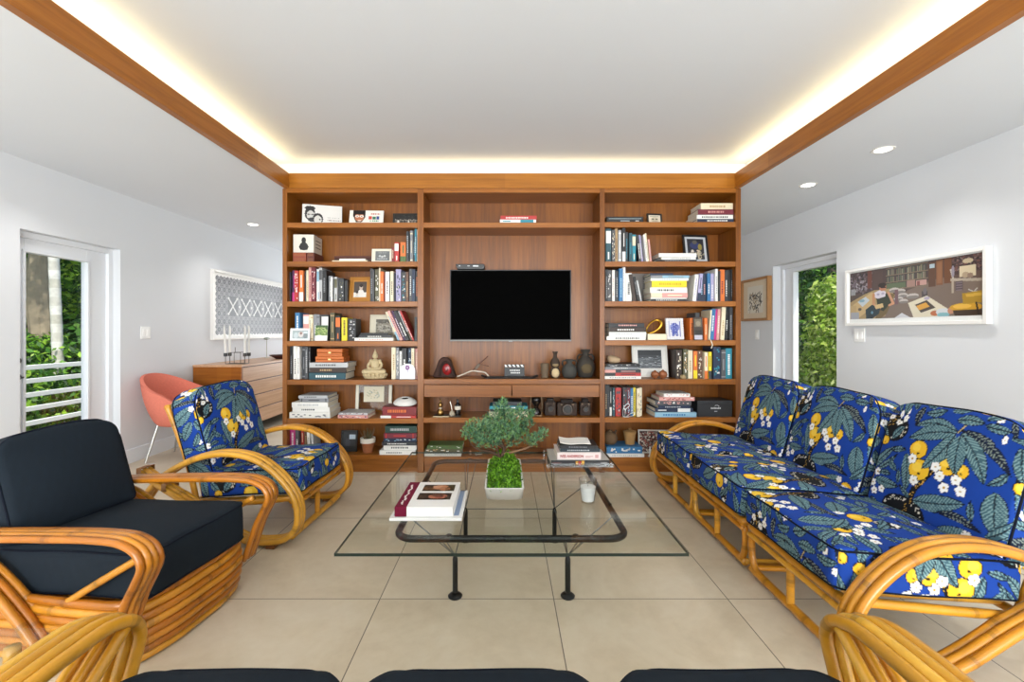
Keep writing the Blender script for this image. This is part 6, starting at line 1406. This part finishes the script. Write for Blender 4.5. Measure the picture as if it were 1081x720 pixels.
m = MB('#da7a66'); m.lathe([(.0005, .365), (.19, .365), (.222, .38), (.226, .415), (.205, .437), (.1, .447), (.0005, .448)], (.045, 0, 0), 28, M=None); m.build('seat_pad', 'cloth', t, smooth=60)
for sx, sy in ((-1, -1), (-1, 1), (1, -1), (1, 1)): MB('#c9c9c6').tube([(.03 + sx * .16, sy * .15, .345), (.03 + sx * .235, sy * .205, .0)], [.0125, .0085], 12).build('leg', 'metal', t)
m = MB('#b5b5b2'); m.tube([(-.13, -.15, .332), (.19, -.15, .332), (.19, .15, .332), (-.13, .15, .332)], .01, 8, closed=True); m.build('under_frame', 'metal', t)

# wide framed print on the sofa-side wall
cv = Canvas(290, 124, '#5d4b44')
cv.poly([(0, 0), (290, 0), (290, 34), (215, 40), (95, 52), (0, 60)], '#4a3b39'); cv.poly([(150, 60), (215, 40), (290, 52), (290, 124), (60, 124)], '#75665c'); cv.poly([(0, 62), (95, 52), (150, 58), (60, 124), (0, 124)], '#4d4038')
for k in range(4):
    for j in range(3): x = 100 + k * 23; y = 4 + j * 17; cv.rect(x, y, x + 21, y + 15, '#3e3a37'); [cv.rect(x + 1 + q * 2.4, y + rnd.uniform(1, 5), x + 3 + q * 2.4, y + 15, rnd.choice(['#6f6c56', '#827a66', '#59604f', '#8a8471', '#47504a', '#70625c'])) for q in range(8)]
    cv.rect(98, 2 + 17 * k, 193, 4 + 17 * k, '#7a6a58')
cv.rect(148, 38, 166, 53, '#9a7a70'); cv.rect(168, 40, 190, 52, '#b58f86'); cv.rect(170, 42, 176, 52, '#7d4c48'); cv.rect(100, 40, 145, 52, '#59664c')
cv.rect(194, 4, 208, 58, '#5a4032'); cv.rect(196, 8, 206, 17, '#a9bcc6'); cv.rect(209, 2, 222, 56, '#7a5238'); cv.rect(211, 6, 220, 52, '#8a6044'); cv.rect(224, 0, 238, 54, '#6a4630')
cv.speckle(240, 2, 290, 30, ['#3a2a2c', '#5d4a4c', '#6c4c46', '#2e2628', '#80706a'], 160, 3)
cv.poly([(236, 44), (290, 50), (290, 56), (236, 50)], '#a89c8c'); cv.rect(238, 50, 242, 76, '#a89c8c'); cv.rect(245, 52, 258, 72, '#4e4348'); [cv.rect(246, 54 + 5 * q, 257, 57 + 5 * q, '#776a6e') for q in range(4)]
cv.rect(252, 22, 280, 44, '#cbbd9f'); cv.ell(262, 40, 6, 6, '#a8957c'); cv.ell(270, 42, 5, 5, '#8a7464'); cv.ell(266, 12, 9, 5, '#b9a98c'); cv.line(236, 26, 240, 44, 3, '#b9b0a2'); cv.ell(240, 30, 3, 12, '#8d8794')
for q in range(5): cv.line(276, 76, 276 + 12 * math.cos(q * 1.3), 76 + 8 * math.sin(q * 1.3), 2, '#b9b4ac')
cv.speckle(0, 4, 60, 56, ['#5a4a4a', '#2e2a2e', '#6c6068', '#47383a', '#8a8088'], 260, 4); cv.rect(50, 0, 62, 46, '#6a3f34'); cv.rect(64, 0, 90, 50, '#51403c'); cv.rect(2, 44, 16, 60, '#8d8f92'); cv.speckle(5, 20, 45, 50, ['#a5a2a6', '#77737a'], 24, 2.5)
cv.poly([(0, 78), (40, 60), (66, 52), (108, 52), (120, 70), (96, 118), (80, 124), (0, 124)], '#a08a62'); cv.poly([(10, 84), (60, 56), (72, 60), (62, 96), (20, 124), (0, 124), (0, 96)], '#bfa476'); cv.poly([(96, 60), (120, 66), (100, 112), (84, 124), (70, 124)], '#6d5a38'); cv.rect(0, 88, 18, 124, '#b39a6e'); cv.rect(2, 106, 26, 124, '#9a9ca6')
cv.poly([(22, 78), (44, 66), (56, 76), (36, 92)], '#b9c4cc'); cv.ell(34, 76, 8, 4, '#7fa3b4'); cv.ell(28, 98, 5, 4, '#5a4d44')
cv.poly([(72, 66), (102, 62), (110, 86), (92, 106), (78, 100)], '#2c3324'); cv.poly([(68, 58), (84, 52), (98, 58), (96, 70), (78, 74), (70, 70)], '#cfc9d4'); cv.ell(78, 63, 4, 3, '#9f97b0'); cv.ell(90, 62, 4, 3, '#a8a0b6')
cv.ell(90, 47, 9, 9, '#b07a5e'); cv.ell(88, 41, 10, 6, '#2c201c'); cv.line(86, 47, 97, 47, 2, '#20181a'); cv.line(104, 62, 116, 88, 6, '#c08c6c'); cv.line(116, 88, 106, 92, 5, '#c08c6c'); cv.line(66, 62, 66, 88, 6, '#b8845f'); cv.line(66, 88, 82, 98, 6, '#c08c6c')
cv.poly([(44, 100), (62, 88), (84, 98), (80, 112), (62, 124), (46, 124)], '#22343c'); cv.poly([(68, 90), (90, 86), (92, 96), (72, 100)], '#c9ad7c'); cv.ell(58, 118, 8, 5, '#1c2a32'); cv.ell(62, 108, 3, 4, '#5c88a0')
for x, y, w in ((118, 56, 12), (132, 60, 12), (138, 70, 11), (128, 78, 11), (160, 74, 13), (140, 84, 10)): cv.ell(x, y, w, w * .45, '#b9b2ac'); cv.ell(x, y + 3, w, w * .3, '#7d7874')
cv.rect(120, 56, 128, 92, '#6d5258'); cv.rect(180, 66, 192, 80, '#4a4444'); cv.ell(186, 66, 4, 7, '#6a6468')
cv.poly([(150, 90), (190, 76), (236, 112), (228, 124), (162, 124)], '#d5cdb6'); cv.poly([(165, 95), (190, 86), (208, 104), (178, 114)], '#4a423c'); cv.poly([(168, 98), (188, 91), (196, 101), (174, 108)], '#d29a3c'); cv.ell(190, 82, 6, 4, '#a9a0b4'); cv.ell(206, 116, 9, 6, '#b46a44'); cv.ell(222, 114, 14, 8, '#c9ced2'); cv.ell(222, 120, 12, 5, '#7fb0b8'); cv.ell(236, 112, 6, 7, '#b5836a'); cv.poly([(118, 124), (136, 112), (156, 124)], '#c9cbd0')
cv.ell(262, 106, 28, 9, '#c7962c'); cv.ell(256, 104, 16, 5, '#e0b24a'); cv.poly([(256, 78), (290, 74), (290, 98), (258, 100)], '#a8842c'); cv.poly([(262, 80), (290, 78), (290, 84), (264, 86)], '#c9a244'); cv.poly([(240, 112), (290, 112), (290, 124), (244, 124)], '#3e3026'); cv.line(280, 98, 284, 122, 3, '#2c2420')
t = thing('framed_print', 'wide white framed illustration of a cluttered room above the sofa', 'picture', (XR - .001, 3.49, 1.262), rad(-90))
wP, hP = 1.205, .498
m = MB('#f0efec')
for q in (((-wP / 2, -.04, 0), (-wP / 2 + .026, 0, hP)), ((wP / 2 - .026, -.04, 0), (wP / 2, 0, hP)), ((-wP / 2 + .026, -.04, 0), (wP / 2 - .026, 0, .026)), ((-wP / 2 + .026, -.04, hP - .026), (wP / 2 - .026, 0, hP))): m.b2(*q)
m.build('frame', 'painted', t, bevel=.002); MB('#e6e8e6').b2((-wP / 2 + .02, -.022, .02), (wP / 2 - .02, -.002, hP - .02)).build('mat_board', 'paper', t)
painted_grid('print', cv, wP - .085, hP - .092, t, (0, -.0235, hP / 2 + .012))
# small framed drawing past the doorway
cv = Canvas(40, 46, '#ddd5c6')
for _ in range(90): x = rnd.uniform(5, 35); y = rnd.uniform(12, 40); cv.line(x, y, x + rnd.uniform(-5, 5), y + rnd.uniform(-6, 6), rnd.uniform(.8, 2), rnd.choice(['#35312d', '#5a544c', '#8d7f6c', '#2a2a30', '#a58e6e']))
t = thing('framed_drawing', 'small brown framed ink drawing on the wall between the doorway and the bookcase', 'picture', (XR - .001, 5.575, 1.34), rad(-90))
wD, hD = .60, .52
m = MB('#a87848')
for q in (((-wD / 2, -.05, 0), (-wD / 2 + .03, 0, hD)), ((wD / 2 - .03, -.05, 0), (wD / 2, 0, hD)), ((-wD / 2 + .03, -.05, 0), (wD / 2 - .03, 0, .03)), ((-wD / 2 + .03, -.05, hD - .03), (wD / 2 - .03, 0, hD))): m.b2(*q)
m.build('frame', 'card', t, bevel=.003); MB('#dccab0').b2((-wD / 2 + .02, -.03, .02), (wD / 2 - .02, -.002, hD - .02)).build('mat_board', 'paper', t); painted_grid('drawing', cv, .34, .33, t, (0, -.0315, hD / 2))
